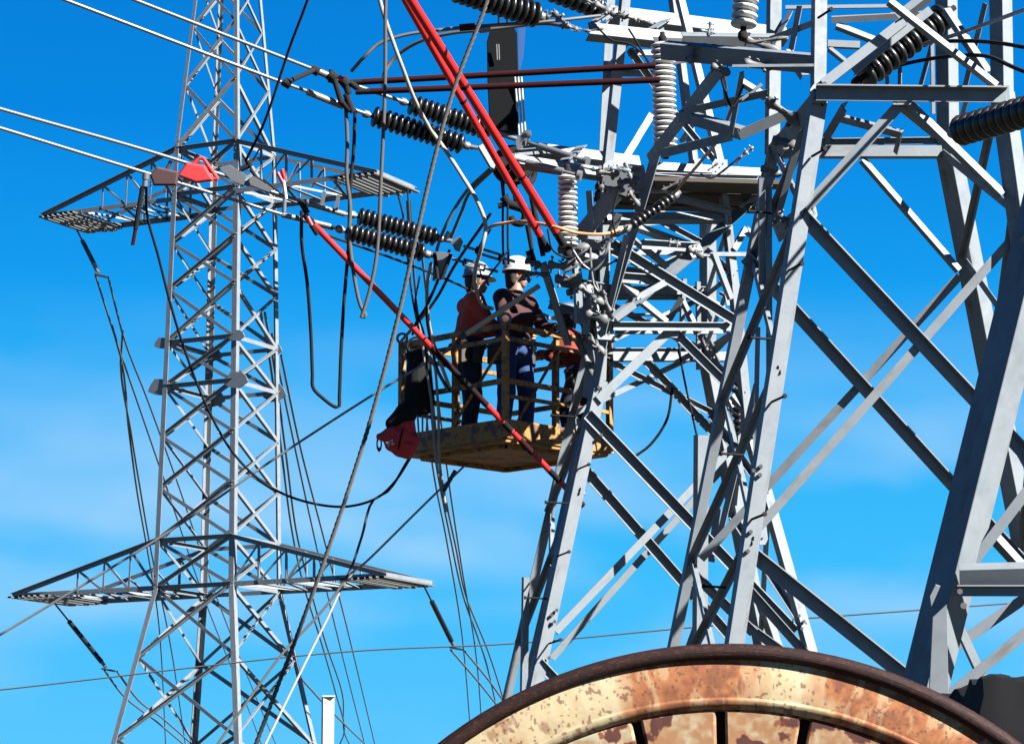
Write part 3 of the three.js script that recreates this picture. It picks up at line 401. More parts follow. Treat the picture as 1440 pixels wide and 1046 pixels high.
  hwc([[1046, 86, 1088, 96, 20, 20.3], [1000, 92, 1028, 104, 18, 20.5], [1078, 140, 1130, 176, 30, 20.6], [1086, 196, 1128, 208, 30, 20.6], [1070, 236, 1100, 246, 18, 20.7], [1092, 300, 1118, 318, 22, 20.2], [1052, 60, 1110, 52, 12, 20.6]], 'shaded clamps bunched around the pale corner leg joint');
  hwc([[940, 340, 958, 344, 12, 26.5], [968, 350, 990, 362, 14, 26.6], [984, 470, 1000, 506, 14, 27.8], [1000, 480, 1012, 512, 10, 27.6], [884, 268, 900, 290, 12, 26.1], [1040, 290, 1066, 276, 14, 26.8]], 'small grey clamps scattered inside the middle tower');
  hwc([[995, 240, 1012, 228, 7, 25.9], [1000, 250, 1010, 246, 6, 25.9], [930, 268, 962, 252, 8, 25.9], [962, 252, 970, 244, 10, 25.9]], 'pale shackle and link at the top of the small slanted insulator', Mt.alu);
  hwc([[1040, 222, 1052, 212, 9, 25.5], [1048, 214, 1060, 206, 9, 25.5], [1036, 230, 1044, 218, 6, 25.5]], 'pale cable clamp hooked under the shaded arm', Mt.alu);
  hwc([[858, 334, 876, 322, 12, 25.8], [834, 342, 858, 336, 7, 25.8], [846, 352, 856, 338, 6, 25.8], [796, 372, 826, 350, 6, 25.7], [792, 382, 838, 362, 7, 25.7]], 'bright cluster of wire clamps at the end of the orange cable', Mt.alu);
  hwc([[858, 236, 888, 240, 10, 25.8], [880, 230, 888, 252, 9, 25.8], [1000, 30, 996, 52, 9, 20.4], [985, 42, 1008, 46, 9, 20.4]], 'grey cross-shaped brackets on the arm faces', Mt.steel);
}
// ---------------------------------------------------------------- hook block above the basket
{
  const g = thing('hook_block', 'tall dark crane hook block with blue side hanging from two ropes', 'hook block'), d = 28.4;
  const sh = new THREE.Shape([[686, 60], [690, 46], [722, 40], [726, 48], [728, 120], [727, 186], [690, 186], [687, 120]].map(([x, y]) => new THREE.Vector2((x - 707) / FPX * d, (113 - y) / FPX * d)));
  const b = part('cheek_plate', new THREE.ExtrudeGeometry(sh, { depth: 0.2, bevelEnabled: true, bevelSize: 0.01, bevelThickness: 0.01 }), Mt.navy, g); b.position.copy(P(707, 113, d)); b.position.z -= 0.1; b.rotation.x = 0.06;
  const s2 = new THREE.Shape([[0, 0], [0.05, 0.2], [0.075, 0.55], [0.03, 0.62], [0, 0.6]].map(([x, y]) => new THREE.Vector2(x, y)));
  const c = part('side_plate', new THREE.ExtrudeGeometry(s2, { depth: 0.2, bevelEnabled: false }), Mt.blue, g); c.position.copy(P(729, 104, d)); c.position.z -= 0.1;
  for (let k = 0; k < 3; k++) rod('rope_strand', P(724 + k * 4.5, 108, d - 0.15), P(730 + k * 4.5, 190, d - 0.13), 0.011, Mt.white, g);
  for (const x of [701, 713]) rod('hoist_rope', P(x, -160, d), P(x + 0.5, 48, d), 0.012, Mt.ropeDark, g);
  for (const x of [698, 701]) rod('rivet_bar', P(x, 62, d - 0.13), P(x + 1, 84, d - 0.13), 0.008, Mt.alu, g);
  part('sheave', new THREE.LatheGeometry([[0.02, -0.05], [0.2, -0.05], [0.21, -0.03], [0.17, 0], [0.21, 0.03], [0.2, 0.05], [0.02, 0.05]].map(([x, y]) => new THREE.Vector2(x, y)), 28).rotateX(Math.PI / 2 - 0.2), Mt.darkhw, g).position.copy(P(721, 232, d));
  part('sheave', new THREE.TorusGeometry(0.12, 0.03, 10, 24).rotateY(0.9), Mt.darkhw, g).position.copy(P(741, 240, d));
  for (const [x1, y1, x2, y2, w] of [[706, 250, 708, 276, 6], [722, 258, 728, 290, 10], [744, 256, 752, 300, 9], [708, 276, 716, 288, 14], [714, 286, 742, 296, 14], [700, 290, 716, 286, 8], [740, 294, 748, 316, 12], [742, 316, 748, 352, 8], [752, 300, 764, 360, 9], [744, 352, 752, 374, 12]]) part('shackle', rodGeo(P(x1, y1, d), P(x2, y2, d), M(w / 2, d), M(w / 2.5, d), 8), Mt.darkhw, g);
  part('hook', tubeGeo([P(728, 288, d), P(738, 300, d), P(734, 314, d), P(722, 312, d), P(718, 304, d)], 0.035), Mt.darkhw, g);
}
// ---------------------------------------------------------------- conductors, jumpers, ropes
const ext = (p, q, t) => p.clone().lerp(q, t);
function conductor(pts, rpx, label, mat = Mt.alu) { const v = pts.map(q => P(...q)); v.unshift(ext(v[1], v[0], 6)); wire('conductor', v, M(rpx, pts[1][2]), mat, label, 'conductor', 'twin conductors arriving at the towers'); }
conductor([[92, 0, 24.6], [400, 117, 25.5], [440, 131, 25.7]], 2.6, 'upper-pair conductor passing below the spacer bar, lower of its pair');
conductor([[190, 0, 25.2], [455, 103, 26.3]], 2.6, 'upper-pair conductor passing above the spacer bar, upper of its pair');
conductor([[0, 153, 24.6], [240, 222, 25.7], [420, 282, 26.4], [474, 298, 26.6]], 2.6, 'lower-pair conductor running over the red grips to the upper string');
conductor([[0, 180, 24.2], [205, 243, 25], [395, 301, 25.7], [468, 322, 25.9]], 2.5, 'lower-pair conductor running under the red grips to the lower string');
{
  const s = thing('conductor_sleeve', 'thick bright sleeve joining conductor and upper insulator string', 'sleeve'); rod('tube', P(432, 129, 25.6), P(482, 149, 25.75), M(5, 25.7), Mt.alu, s); rod('eye_bolt', P(482, 149, 25.75), P(524, 163, 25.9), M(2.6, 25.8), Mt.alu, s);
  const s2 = thing('conductor_sleeve', 'short sleeve behind the red pole clamps on the upper conductor', 'sleeve'); rod('tube', P(440, 97, 26.2), P(470, 110, 26.3), M(5, 26.2), Mt.alu, s2); rod('eye_bolt', P(470, 110, 26.3), P(576, 146, 26.7), M(2.8, 26.5), Mt.alu, s2);
  const s3 = thing('conductor_sleeve', 'sleeve with two upright tabs before the upper left insulator string', 'sleeve'); rod('tube', P(432, 286, 26.4), P(484, 301, 26.6), M(4, 26.5), Mt.alu, s3); rod('eye_bolt', P(484, 301, 26.6), P(504, 304, 26.7), M(2.6, 26.6), Mt.alu, s3);
  for (const [x, y] of [[452, 291], [472, 296]]) bar(s3, P(x, y, 26.5), P(x + 4, y - 22, 26.5), 0.035, 0.012, V(0, 0, 1), 'tab', Mt.hardware);
  const s4 = thing('conductor_sleeve', 'sleeve before the lower left insulator string', 'sleeve'); rod('tube', P(398, 302, 25.7), P(464, 318, 25.85), M(4, 25.8), Mt.alu, s4); rod('eye_bolt', P(464, 318, 25.85), P(487, 325, 25.9), M(2.4, 25.9), Mt.darkhw, s4);
  const sp = thing('spacer_bar', 'dark spacer bar clamped between the two upper conductors', 'spacer'); rod('bar', P(402, 116, 25.5), P(442, 98, 26.2), M(3.6, 25.8), Mt.darkhw, sp); for (const [x, y, d] of [[403, 117, 25.5], [443, 99, 26.2]]) rod('clamp', P(x - 5, y - 3, d), P(x + 5, y + 3, d), M(6.5, d), Mt.darkhw, sp);
  const j = 'jumper cables looping between strings and arms';
  wire('jumper_cable', [P(494, 100, 26), P(512, 80, 25.9), P(532, 62, 25.9), P(565, 50, 25.9), P(610, 43, 25.9), P(660, 38, 25.9), P(770, 30, 25.9), P(845, 22, 26)], M(2.6, 26), Mt.aluDull, 'pale jumper cable arching high from the red pole clamps', 'jumper cable', j);
  wire('jumper_cable', [P(539, 128, 26.5), P(540, 104, 26.5), P(556, 80, 26.5), P(590, 58, 26.4), P(632, 47, 26.3), P(690, 41, 26.2), P(765, 33, 26.1), P(800, 38, 25.9)], M(2.8, 26), Mt.aluDull, 'second jumper cable arching beneath the first', 'jumper cable', j);
  const cs = thing('cable_clamp', 'stubby dark and bright clamp joining the two arching jumpers', 'clamp'); rod('dark_half', P(646, 39, 25.8), P(668, 37, 25.8), M(5, 25.8), Mt.darkhw, cs); rod('bright_half', P(674, 42, 25.8), P(690, 40, 25.8), M(5, 25.8), Mt.alu, cs);
  wire('jumper_cable', [P(610, 395, 26.6), P(614, 352, 26.6), P(630, 310, 26.5), P(655, 270, 26.4), P(688, 238, 26.2)], M(2.4, 26.4), Mt.aluDull, 'jumper cable curving up from behind the lower strings', 'jumper cable', j);
  wire('jumper_cable', [P(634, 334, 26.8), P(648, 300, 26.6), P(660, 272, 26.4), P(698, 234, 26.2)], M(2.4, 26.5), Mt.aluDull, 'jumper cable rising from the small pale yoke plate', 'jumper cable', j);
  wire('jumper_cable', [P(486, 152, 25.8), P(488, 200, 25.8), P(487, 245, 25.8), P(492, 290, 25.8), P(491, 330, 25.8), P(495, 372, 25.8), P(506, 428, 25.8), P(514, 445, 25.8), P(506, 444, 25.8)], M(2.8, 25.8), Mt.rope, 'brown jumper tail with hooked end hanging from the upper conductor', 'jumper cable', j);
  wire('jumper_cable', [P(499, 156, 25.9), P(497, 210, 25.9), P(492, 270, 25.9), P(490, 340, 25.9), P(483, 430, 25.9), P(479, 500, 25.9), P(477, 556, 25.9), P(476, 572, 25.9), P(471, 572, 25.9), P(454, 560, 25.9), P(440, 545, 25.9), P(439, 525, 25.9), P(437, 470, 25.9), P(432, 400, 25.8), P(424, 340, 25.7), P(424, 296, 25.7)], M(2.6, 25.9), Mt.ropeDark, 'long dark jumper hanging in a deep narrow loop', 'jumper cable', j);
  wire('jumper_cable', [P(205, 262, 25.1), P(206, 300, 25.2), P(222, 360, 25.4), P(240, 430, 25.6), P(262, 500, 25.9), P(292, 575, 26.2), P(330, 640, 26.6), P(380, 685, 27), P(440, 708, 27.4), P(490, 712, 27.6), P(530, 700, 27.7), P(556, 676, 27.8), P(578, 642, 27.9)], M(1.9, 26.5), Mt.ropeDark, 'dark slack cable sagging across the far tower to the basket', 'jumper cable', j);
  const r = 'hand lines and winch ropes';
  { const pts = [P(700, -55, 24.4), P(684, 4, 24.4), P(640, 120, 24.4), P(614, 210, 24.4), P(588, 320, 24.4), P(558, 452, 24.4), P(518, 600, 24.4), P(450, 805, 24.4), P(358, 1050, 24.4), toGround(P(450, 805, 24.4), P(358, 1050, 24.4))];
    const c = new THREE.CatmullRomCurve3(pts, false, 'centripetal'), L = c.getLength(), n = Math.ceil(L / 0.022), rr = M(3.4, 24.4), gs = [], q = c.getSpacedPoints(n);
    for (let st = 0; st < 3; st++) { const sp = q.map((p, i) => { const a = i * 0.022 / 0.16 * Math.PI * 2 + st * 2.094; return p.clone().add(V(Math.cos(a) * rr * 0.48, 0, Math.sin(a) * rr * 0.48)); }); gs.push(new THREE.TubeGeometry(new THREE.CatmullRomCurve3(sp), n, rr * 0.55, 5)); }
    tag(part('winch_rope', mergeGeometries(gs), Mt.rope), 'twisted wire rope slanting down in front of everything to the ground', 'rope', r); }
  wire('hand_line', [P(545, -60, 25), P(542, 0, 25), P(541, 120, 25), P(536, 240, 25), P(529, 360, 25), P(519, 410, 25), P(508, 446, 25)], M(2.7, 25), Mt.rope, 'dark cable hanging almost straight across the upper strings', 'rope', r);
  wire('hand_line', [P(528, -40, 25.2), P(535, 5, 25.2), P(552, 58, 25.3), P(566, 96, 25.4), P(582, 138, 25.6), P(604, 180, 25.9), P(624, 208, 25.9), P(650, 248, 25.8), P(672, 285, 25.7), P(683, 318, 25.7), P(678, 345, 25.7), P(670, 372, 25.9), P(668, 400, 26.5), P(678, 428, 27.2), P(692, 434, 27.8)], M(3, 25.7), Mt.ropePale, 'pale hose running down past the strings to the first worker', 'hose', r);
  wire('hand_line', [P(444, -40, 24.2), P(432, 0, 24.3), P(408, 64, 24.5), P(372, 170, 24.8), P(345, 226, 25.2)], M(2.1, 24.6), Mt.ropeDark, 'thin black line slanting down to the red grips', 'rope', r);
  wire('hand_line', [P(690, 300, 27.6), P(640, 372, 27.8), P(610, 425, 27.9), P(562, 482, 28)], M(2.2, 27.8), Mt.ropeDark, 'black sling line from the hook to the basket corner', 'rope', r);
  wire('hand_line', [P(452, 328, 26), P(560, 366, 26.6), P(640, 398, 27.2), P(668, 412, 27.6)], M(1.8, 26.6), Mt.ropeDark, 'thin dark line from the conductor to the first worker', 'rope', r);
  for (const [x, q, l] of [[707, 709, 'left'], [714, 716, 'right']]) wire('sling_rope', [P(x, 288, 28.3), P(q - 2, 330, 28.3), P(q - 1, 372, 28.3)], M(1.8, 28.3), Mt.ropeDark, l === 'left' ? 'straight sling leg from hook to bare-faced helmet, dark' : 'second straight sling leg beside the first, dark', 'rope', r);
  wire('guy_line', [P(-60, 928, 26.9), P(0, 892, 27), P(230, 752, 27.2), P(402, 634, 27.4), P(560, 533, 27.5), P(632, 492, 27.7)], M(1.8, 27.3), Mt.alu, 'long straight grey tag line climbing past the far tower to the basket', 'rope', r);
  wire('tag_line', [P(652, 656, 28.2), P(600, 706, 28), P(520, 785, 27.8), P(488, 815, 27.7), P(458, 874, 27.5), P(420, 950, 27.2), P(372, 1048, 26.8), toGround(P(420, 950, 27.2), P(372, 1048, 26.8))], M(1.7, 27.5), Mt.ropePale, 'pale tag line dropping from under the basket to the ground', 'rope', r);
  wire('tag_line', [P(640, 662, 28.1), P(624, 690, 28)], M(3, 28), Mt.rope, 'short spliced rope end beneath the basket floor', 'rope', r);
  wire('tag_line', [P(574, 646, 27.9), P(546, 690, 27.8), P(524, 704, 27.8), P(508, 756, 27.7), P(490, 806, 27.6), P(460, 850, 27.5), P(424, 890, 27.4), P(396, 920, 27.3), toGround(P(424, 890, 27.4), P(396, 930, 27.3))], M(1.9, 27.7), Mt.rope, 'brown tag line curving down from the red pouch', 'rope', r);
  wire('distribution_wire', [P(-400, 1012, 62), P(0, 970, 60), P(480, 917, 58), P(720, 905, 57), P(1000, 880, 56), P(1290, 858, 55), P(1700, 828, 54)], M(1.1, 58), Mt.aluDull, 'thin grey wire stretched low across the whole sky', 'wire');
  const o = 'orange and copper leads';
  wire('grounding_lead', [P(683, 322, 26.6), P(698, 316, 26.4), P(722, 312, 26.3), P(750, 313, 26), P(784, 320, 25.7), P(815, 328, 25.7), P(850, 329, 25.7), P(876, 321, 25.8)], M(2.4, 25.9), Mt.orange, 'orange lead sagging across the pale post insulator', 'cable', o);
  wire('grounding_lead', [P(1034, 140, 22), P(1016, 185, 22.5), P(990, 222, 24), P(966, 250, 25.4), P(948, 272, 25.9)], M(2.4, 24), Mt.copper, 'thin copper-coloured rod slanting down to the slanted insulator', 'cable', o);
  const tl = [[[[806, 352], [820, 372], [834, 380], [848, 366], [856, 340]], 'thin pale loop of wire by the end of the orange lead'], [[[830, 348], [832, 380], [836, 402], [842, 410], [838, 396]], 'pale wire tail with a small hook by the tower leg'], [[[838, 36], [860, 56], [886, 62], [906, 78], [920, 98]], 'dark wire trailing from the upper arm to the tall post insulator'], [[[884, 40], [900, 66], [914, 92]], 'short dark wire beside the tall post insulator'], [[[1052, 210], [1020, 238], [1000, 250], [985, 244]], 'dark wire from the cable clamp to the shackle'], [[[690, 322], [672, 352], [676, 384], [700, 372], [716, 350]], 'dark loop of line above the first hard hat'], [[[590, 388], [584, 430], [596, 470], [600, 520]], 'dark cord swaying above the basket corner'], [[[616, 396], [600, 430], [604, 476], [616, 520], [634, 552]], 'thin dark cord dropping from the triangular plate'], [[[560, 275], [566, 300], [572, 352], [580, 420], [590, 470]], 'thin dark cord passing behind the lower strings'], [[[1012, 100], [1020, 128], [1030, 150], [1046, 120]], 'thin cord slung under the shaded arm'], [[[870, 268], [862, 300], [868, 330], [884, 318]], 'dark loop beside the post insulator base'], [[[770, 322], [778, 352], [800, 362], [822, 352]], 'dark slack lead under the orange one']];
  for (const [q, l] of tl) wire('lead_wire', q.map(([x, y]) => P(x, y, x > 950 ? (x > 1005 && y < 200 ? 20.9 : 25.6) : x < 700 ? 27 : 25.7)), M(l.includes('pale') ? 1.8 : 1.5, 26), l.includes('pale') ? Mt.alu : Mt.ropeDark, l, 'cable');
  wire('lead_wire', [P(946, 545, 28), P(938, 590, 28), P(915, 625, 28), P(893, 642, 28)], M(2, 28), Mt.ropeDark, 'short dark lead with frayed end behind the crossed braces', 'cable');
  wire('lead_wire', [P(953, 470, 28.3), P(960, 520, 28.3), P(975, 590, 28.3), P(990, 655, 28.3)], M(1.6, 28), Mt.ropeDark, 'thin dark drop wire between the tower legs', 'cable');
  for (const [p, l] of [[[[1300, 62, 21], [1340, 50, 20.5], [1440, 14, 19], [1560, -30, 17]], 'pale conductor leaving the right-hand tower at the top'], [[[1312, 58, 21], [1380, 58, 20], [1440, 66, 19], [1560, 96, 17]], 'dark jumper bowing out to the right above the heavy insulator'], [[[1230, 100, 21.5], [1300, 84, 21], [1380, 78, 20], [1430, 96, 19], [1560, 150, 17]], 'dark jumper curving under the right-hand conductor']]) wire('jumper_cable', p.map(q => P(...q)), M(3, 20), l[0] === 'p' ? Mt.alu : Mt.ropeDark, l, 'jumper cable', 'right-hand jumper cables');
}
// ---------------------------------------------------------------- hot sticks and red gear
{
  const h = 'red insulated poles';
  const stick = (pts, r, lab, mats, caps) => { const g = thing('hot_stick', lab, 'pole', h); const A = P(...pts[0]), B = P(...pts[1]); let t = 0; for (const [f, m, nm] of mats) { rod(nm, ext(A, B, t), ext(A, B, f), r, m, g); t = f; } return g; };
  stick([[568, -16, 24.2], [792, 342, 25.9]], M(6.5, 25), 'thicker right one of two long bright red poles slanting down to the clamps', [[0.36, Mt.red, 'pole'], [0.372, Mt.redDark, 'coupling'], [0.72, Mt.red, 'pole'], [0.73, Mt.redDark, 'coupling'], [0.95, Mt.red, 'pole'], [1, Mt.darkhw, 'tip']]);
  stick([[556, -24, 24.4], [771, 352, 26.1]], M(5.5, 25), 'left one of two long bright red poles slanting down to the clamps', [[0.42, Mt.red, 'pole'], [0.43, Mt.redDark, 'coupling'], [0.94, Mt.red, 'pole'], [1, Mt.darkhw, 'tip']]);
  stick([[492, 116, 25.8], [922, 92, 25.5]], M(4.5, 25.6), 'upper level dark red pole reaching the tall post insulator', [[0.04, Mt.darkhw, 'clamp_end'], [1, Mt.redDark, 'pole']]);
  stick([[500, 129, 25.7], [928, 112, 25.4]], M(4.5, 25.6), 'lower level dark red pole reaching the tall post insulator', [[0.05, Mt.darkhw, 'clamp_end'], [1, Mt.redDark, 'pole']]);
  stick([[428, 302, 25.6], [820, 711, 27.2]], M(4.6, 26.4), 'red pole with dark bands crossing the basket diagonally', [[0.03, Mt.black, 'band'], [0.44, Mt.red, 'pole'], [0.52, Mt.redDark, 'band'], [0.6, Mt.black, 'band'], [0.64, Mt.redDark, 'band'], [0.7, Mt.red, 'pole'], [0.73, Mt.black, 'band'], [0.76, Mt.red, 'pole'], [0.81, Mt.redDark, 'band'], [0.87, Mt.red, 'pole'], [0.91, Mt.black, 'band'], [0.96, Mt.red, 'pole'], [1, Mt.redDark, 'band']]);
  const ws = thing('wooden_pole', 'pale bare pole held across the two workers', 'pole'); rod('shaft', P(655, 470, 27.6), P(758, 402, 27.3), M(3.8, 27.4), Mt.barePole, ws); rod('butt', P(655, 470, 27.6), P(648, 474.5, 27.6), M(4.4, 27.4), Mt.rope, ws);
  const cl = (pts, lab, mat) => { const g = thing('pole_clamp', lab, 'clamp'); for (const [x1, y1, x2, y2, w, d, m] of pts) rod('jaw', P(x1, y1, d), P(x2, y2, d), M(w / 2, d), m || mat, g); };
  cl([[462, 104, 472, 112, 16, 25.7], [466, 98, 464, 116, 7, 25.7], [470, 112, 480, 145, 8, 25.65], [480, 110, 488, 120, 15, 25.7], [476, 108, 482, 112, 7, 25.5, Mt.redBag], [486, 118, 490, 132, 10, 25.7], [486, 132, 496, 158, 9, 25.7], [478, 140, 492, 156, 9, 25.7], [492, 116, 508, 128, 9, 25.7]], 'knot of black clamps gripping the upper conductors at the level red poles', Mt.darkhw);
  cl([[422, 282, 432, 300, 9, 25.6, Mt.darkhw], [432, 280, 430, 300, 5, 25.6, Mt.hardware], [396, 238, 400, 252, 6, 25.7, Mt.red], [390, 243, 398, 258, 6, 25.7, Mt.red], [398, 252, 402, 280, 5, 25.7, Mt.white], [400, 280, 399, 298, 6, 25.7, Mt.alu], [396, 302, 410, 305, 8, 25.7, Mt.alu], [432, 305, 438, 317, 7, 25.6, Mt.red], [437, 316, 446, 330, 7, 25.6, Mt.black]], 'red and white clamp handles standing on the lower conductor', Mt.red);
  cl([[205, 243, 204, 252, 10, 24.9, Mt.alu], [204, 250, 203, 262, 8, 24.9, Mt.alu], [200, 262, 190, 322, 7, 24.9, Mt.black], [190, 322, 186, 345, 5.5, 24.9, Mt.redDark]], 'black stick with dark red tip hanging from the lower conductor', Mt.black);
  const grip = (cx, cy, d, mat, lab) => { const g = thing('wire_grip', lab, 'wire grip');
    const q = (x, y) => P(cx + x, cy + y, d);
    part('jaw', plateGeo([q(-18, 6), q(-8, -8), q(14, -4), q(24, 12), q(4, 14)], 0.02, 0.03), mat, g);
    for (const [a, b] of [[[-6, -4], [8, -18]], [[8, -18], [14, -17]], [[13, -18], [34, 12]], [[34, 12], [10, 8]]]) rod('loop_bar', q(...a), q(...b), M(2.8, d), mat, g);
    rod('hinge_pin', q(-2, 2), q(4, 8), M(3, d), Mt.darkhw, g); };
  grip(272, 240, 25.7, Mt.redBag, 'bright red wire grip with triangular pull loop on the conductor'); 
  const g2 = thing('wire_grip', 'faded brown wire grip next to the bright red one', 'wire grip'); part('jaw', plateGeo([P(214, 246, 25.05), P(222, 238, 25.05), P(248, 244, 25.05), P(246, 258, 25.05), P(218, 258, 25.05)], 0.02, 0.025), std(0.05, 0.014, 0.016), g2); rod('lever', P(232, 242, 25.05), P(240, 226, 25.05), 0.016, std(0.05, 0.014, 0.016), g2); rod('lever', P(246, 244, 25.05), P(256, 256, 25.05), 0.014, Mt.darkhw, g2);
  const yk = thing('yoke_plate', 'flat grey yoke plates pulled by the red grips', 'yoke plate');
  part('plate', plateGeo([P(308, 236, 25.9), P(322, 232, 25.9), P(346, 246, 25.9), P(342, 260, 25.9), P(326, 254, 25.9)], 0.015), Mt.hardware, yk); part('plate', plateGeo([P(350, 250, 25.9), P(356, 248, 25.9), P(384, 266, 25.9), P(378, 270, 25.9), P(352, 260, 25.9)], 0.015), Mt.hardware, yk);
  for (const [x1, y1, x2, y2, w] of [[304, 240, 310, 236, 4], [338, 238, 350, 232, 8], [348, 226, 352, 234, 9], [358, 248, 374, 258, 4], [370, 252, 392, 270, 3], [352, 238, 362, 252, 5]]) rod('link', P(x1, y1, 25.9), P(x2, y2, 25.9), M(w / 2, 25.9), Mt.darkhw, yk);
}
// ---------------------------------------------------------------- far tower: hanging rods, brackets and conductors running away
{
  const grp = 'rod insulators under the far tower arms';
  const tp = T3.tips, top4 = [tp[0], tp[2], tp[1], tp[3]]; let ri = 0;
  const rows = [[[117, 306], [138, 384], 82, 'rod insulator under the far tower upper arm, open-sky side'], [[90, 866], [148, 938], 82, 'rod insulator under the far tower lower arm, open-sky side'], [[567, 256], [577, 330], 79.5, 'rod insulator under the far tower upper arm tip behind the strings'], [[602, 828], [638, 908], 79.5, 'rod insulator under the far tower lower arm tip near the basket ropes']];
  for (const [a, b, d, lab] of rows) {
    const g = thing('rod_insulator', lab, 'insulator', grp), tq = top4[ri++], A = tq[0].clone().lerp(tq[1], 0.8).add(V(0, -0.06, 0)), B = P(b[0], b[1], d), m = ext(A, B, 0.28), e = ext(A, B, 0.92);
    rod('link', A, m, 0.025, Mt.darkhw, g); rod('rod_body', m, e, 0.07, Mt.porcelainDark, g); rod('fitting', e, B, 0.05, Mt.alu, g); bar(g, P(b[0] - 6, b[1] + 2, d), P(b[0] + 14, b[1] + 6, d), 0.07, 0.05, V(0, 1, 0), 'bracket', Mt.darkhw);
  }
  const w = (pts, r, mat, lab) => wire('line_conductor', pts.map(q => P(...q)), r, mat, lab, 'conductor', 'conductors leading away from the far tower');
  const D = Mt.aluDull;
  w([[133, 385, 82], [160, 470, 85], [196, 575, 92], [232, 680, 102], [290, 850, 130], [350, 1000, 170], [372, 1060, 190]], 0.03, D, 'thin outer conductor falling away from the upper far arm rod'); w([[152, 391, 82], [172, 470, 85], [206, 560, 92], [246, 670, 102], [308, 850, 130], [372, 1010, 170], [396, 1066, 190]], 0.03, D, 'thin inner conductor falling away from the upper far arm rod');
  w([[157, 458, 84.5], [170, 505, 86], [180, 600, 95], [192, 690, 105], [206, 770, 118], [222, 870, 135], [233, 1060, 190]], 0.036, D, 'twisted outer conductor dropping steeply past the far tower leg'); w([[172, 466, 85], [169, 505, 86], [184, 610, 96], [197, 690, 105], [212, 775, 118], [238, 900, 140], [262, 1060, 190]], 0.036, D, 'twisted inner conductor dropping steeply past the far tower leg');
  w([[146, 942, 82], [170, 975, 84], [220, 1015, 90], [262, 1050, 98]], 0.03, D, 'thin outer conductor leaving the lower far arm rod'); w([[164, 944, 82], [190, 980, 84], [228, 1010, 90], [285, 1060, 98]], 0.03, D, 'thin inner conductor leaving the lower far arm rod');
  w([[395, 500, 82], [420, 620, 92], [452, 745, 110], [487, 880, 140], [530, 1060, 200]], 0.036, D, 'thin conductor descending right of the far tower, outer'); w([[382, 470, 82], [402, 570, 92], [434, 720, 110], [466, 860, 140], [516, 1060, 200]], 0.036, D, 'thin conductor descending right of the far tower, inner');
  w([[366, 440, 82], [378, 500, 86], [396, 640, 98], [410, 745, 110], [426, 820, 122], [452, 905, 138], [472, 975, 155], [484, 1025, 170], [470, 1060, 190]], 0.04, D, 'paired conductor strand nearer the far tower'); w([[372, 440, 82], [383, 500, 86], [402, 640, 98], [416, 745, 110], [434, 820, 122], [458, 905, 138], [481, 975, 155], [484, 1030, 175], [500, 1060, 190]], 0.04, D, 'paired conductor strand farther from the far tower');
  w([[577, 332, 79.5], [606, 640, 100], [628, 760, 116], [648, 880, 135], [664, 1060, 190]], 0.036, D, 'thin conductor below the basket, left of the close pair'); w([[590, 332, 79.5], [626, 640, 100], [648, 790, 118], [668, 910, 138], [680, 1060, 190]], 0.036, D, 'thin conductor below the basket, right of the close pair');
  w([[596, 480, 88], [614, 650, 100], [634, 760, 116], [652, 840, 128], [680, 920, 140], [696, 985, 155], [708, 1060, 190]], 0.04, D, 'close-paired conductor strand below the basket, left'); w([[602, 480, 88], [618, 650, 100], [641, 770, 116], [656, 840, 128], [686, 915, 140], [708, 985, 155], [722, 1060, 190]], 0.04, D, 'close-paired conductor strand below the basket, right');
  w([[634, 914, 79.5], [672, 958, 84], [706, 1000, 90], [770, 1070, 100]], 0.03, D, 'thin outer conductor leaving the lower right far arm rod'); w([[654, 916, 79.5], [686, 955, 84], [720, 1000, 90], [790, 1070, 100]], 0.03, D, 'thin inner conductor leaving the lower right far arm rod');
  w([[424, 955, 81], [456, 990, 90], [490, 1024, 100], [530, 1062, 115]], 0.03, D, 'thin slack conductor by the white post');
  const pg = thing('marker_post', 'white square post standing alone beside the far tower', 'post'), A = P(462, 980, 60), B = A.clone(); B.y = -0.2;
  angle(pg, B, A, 0.24, V(0.35, 0, 0.93), { name: 'post_face', edge: 'left', mat: Mt.white, t: 0.02, wb: 0.12 });
  bar(pg, A.clone(), A.clone().add(V(0, 0.03, 0)), 0.26, 0.14, V(0, 0, 1), 'cap', Mt.white);
}
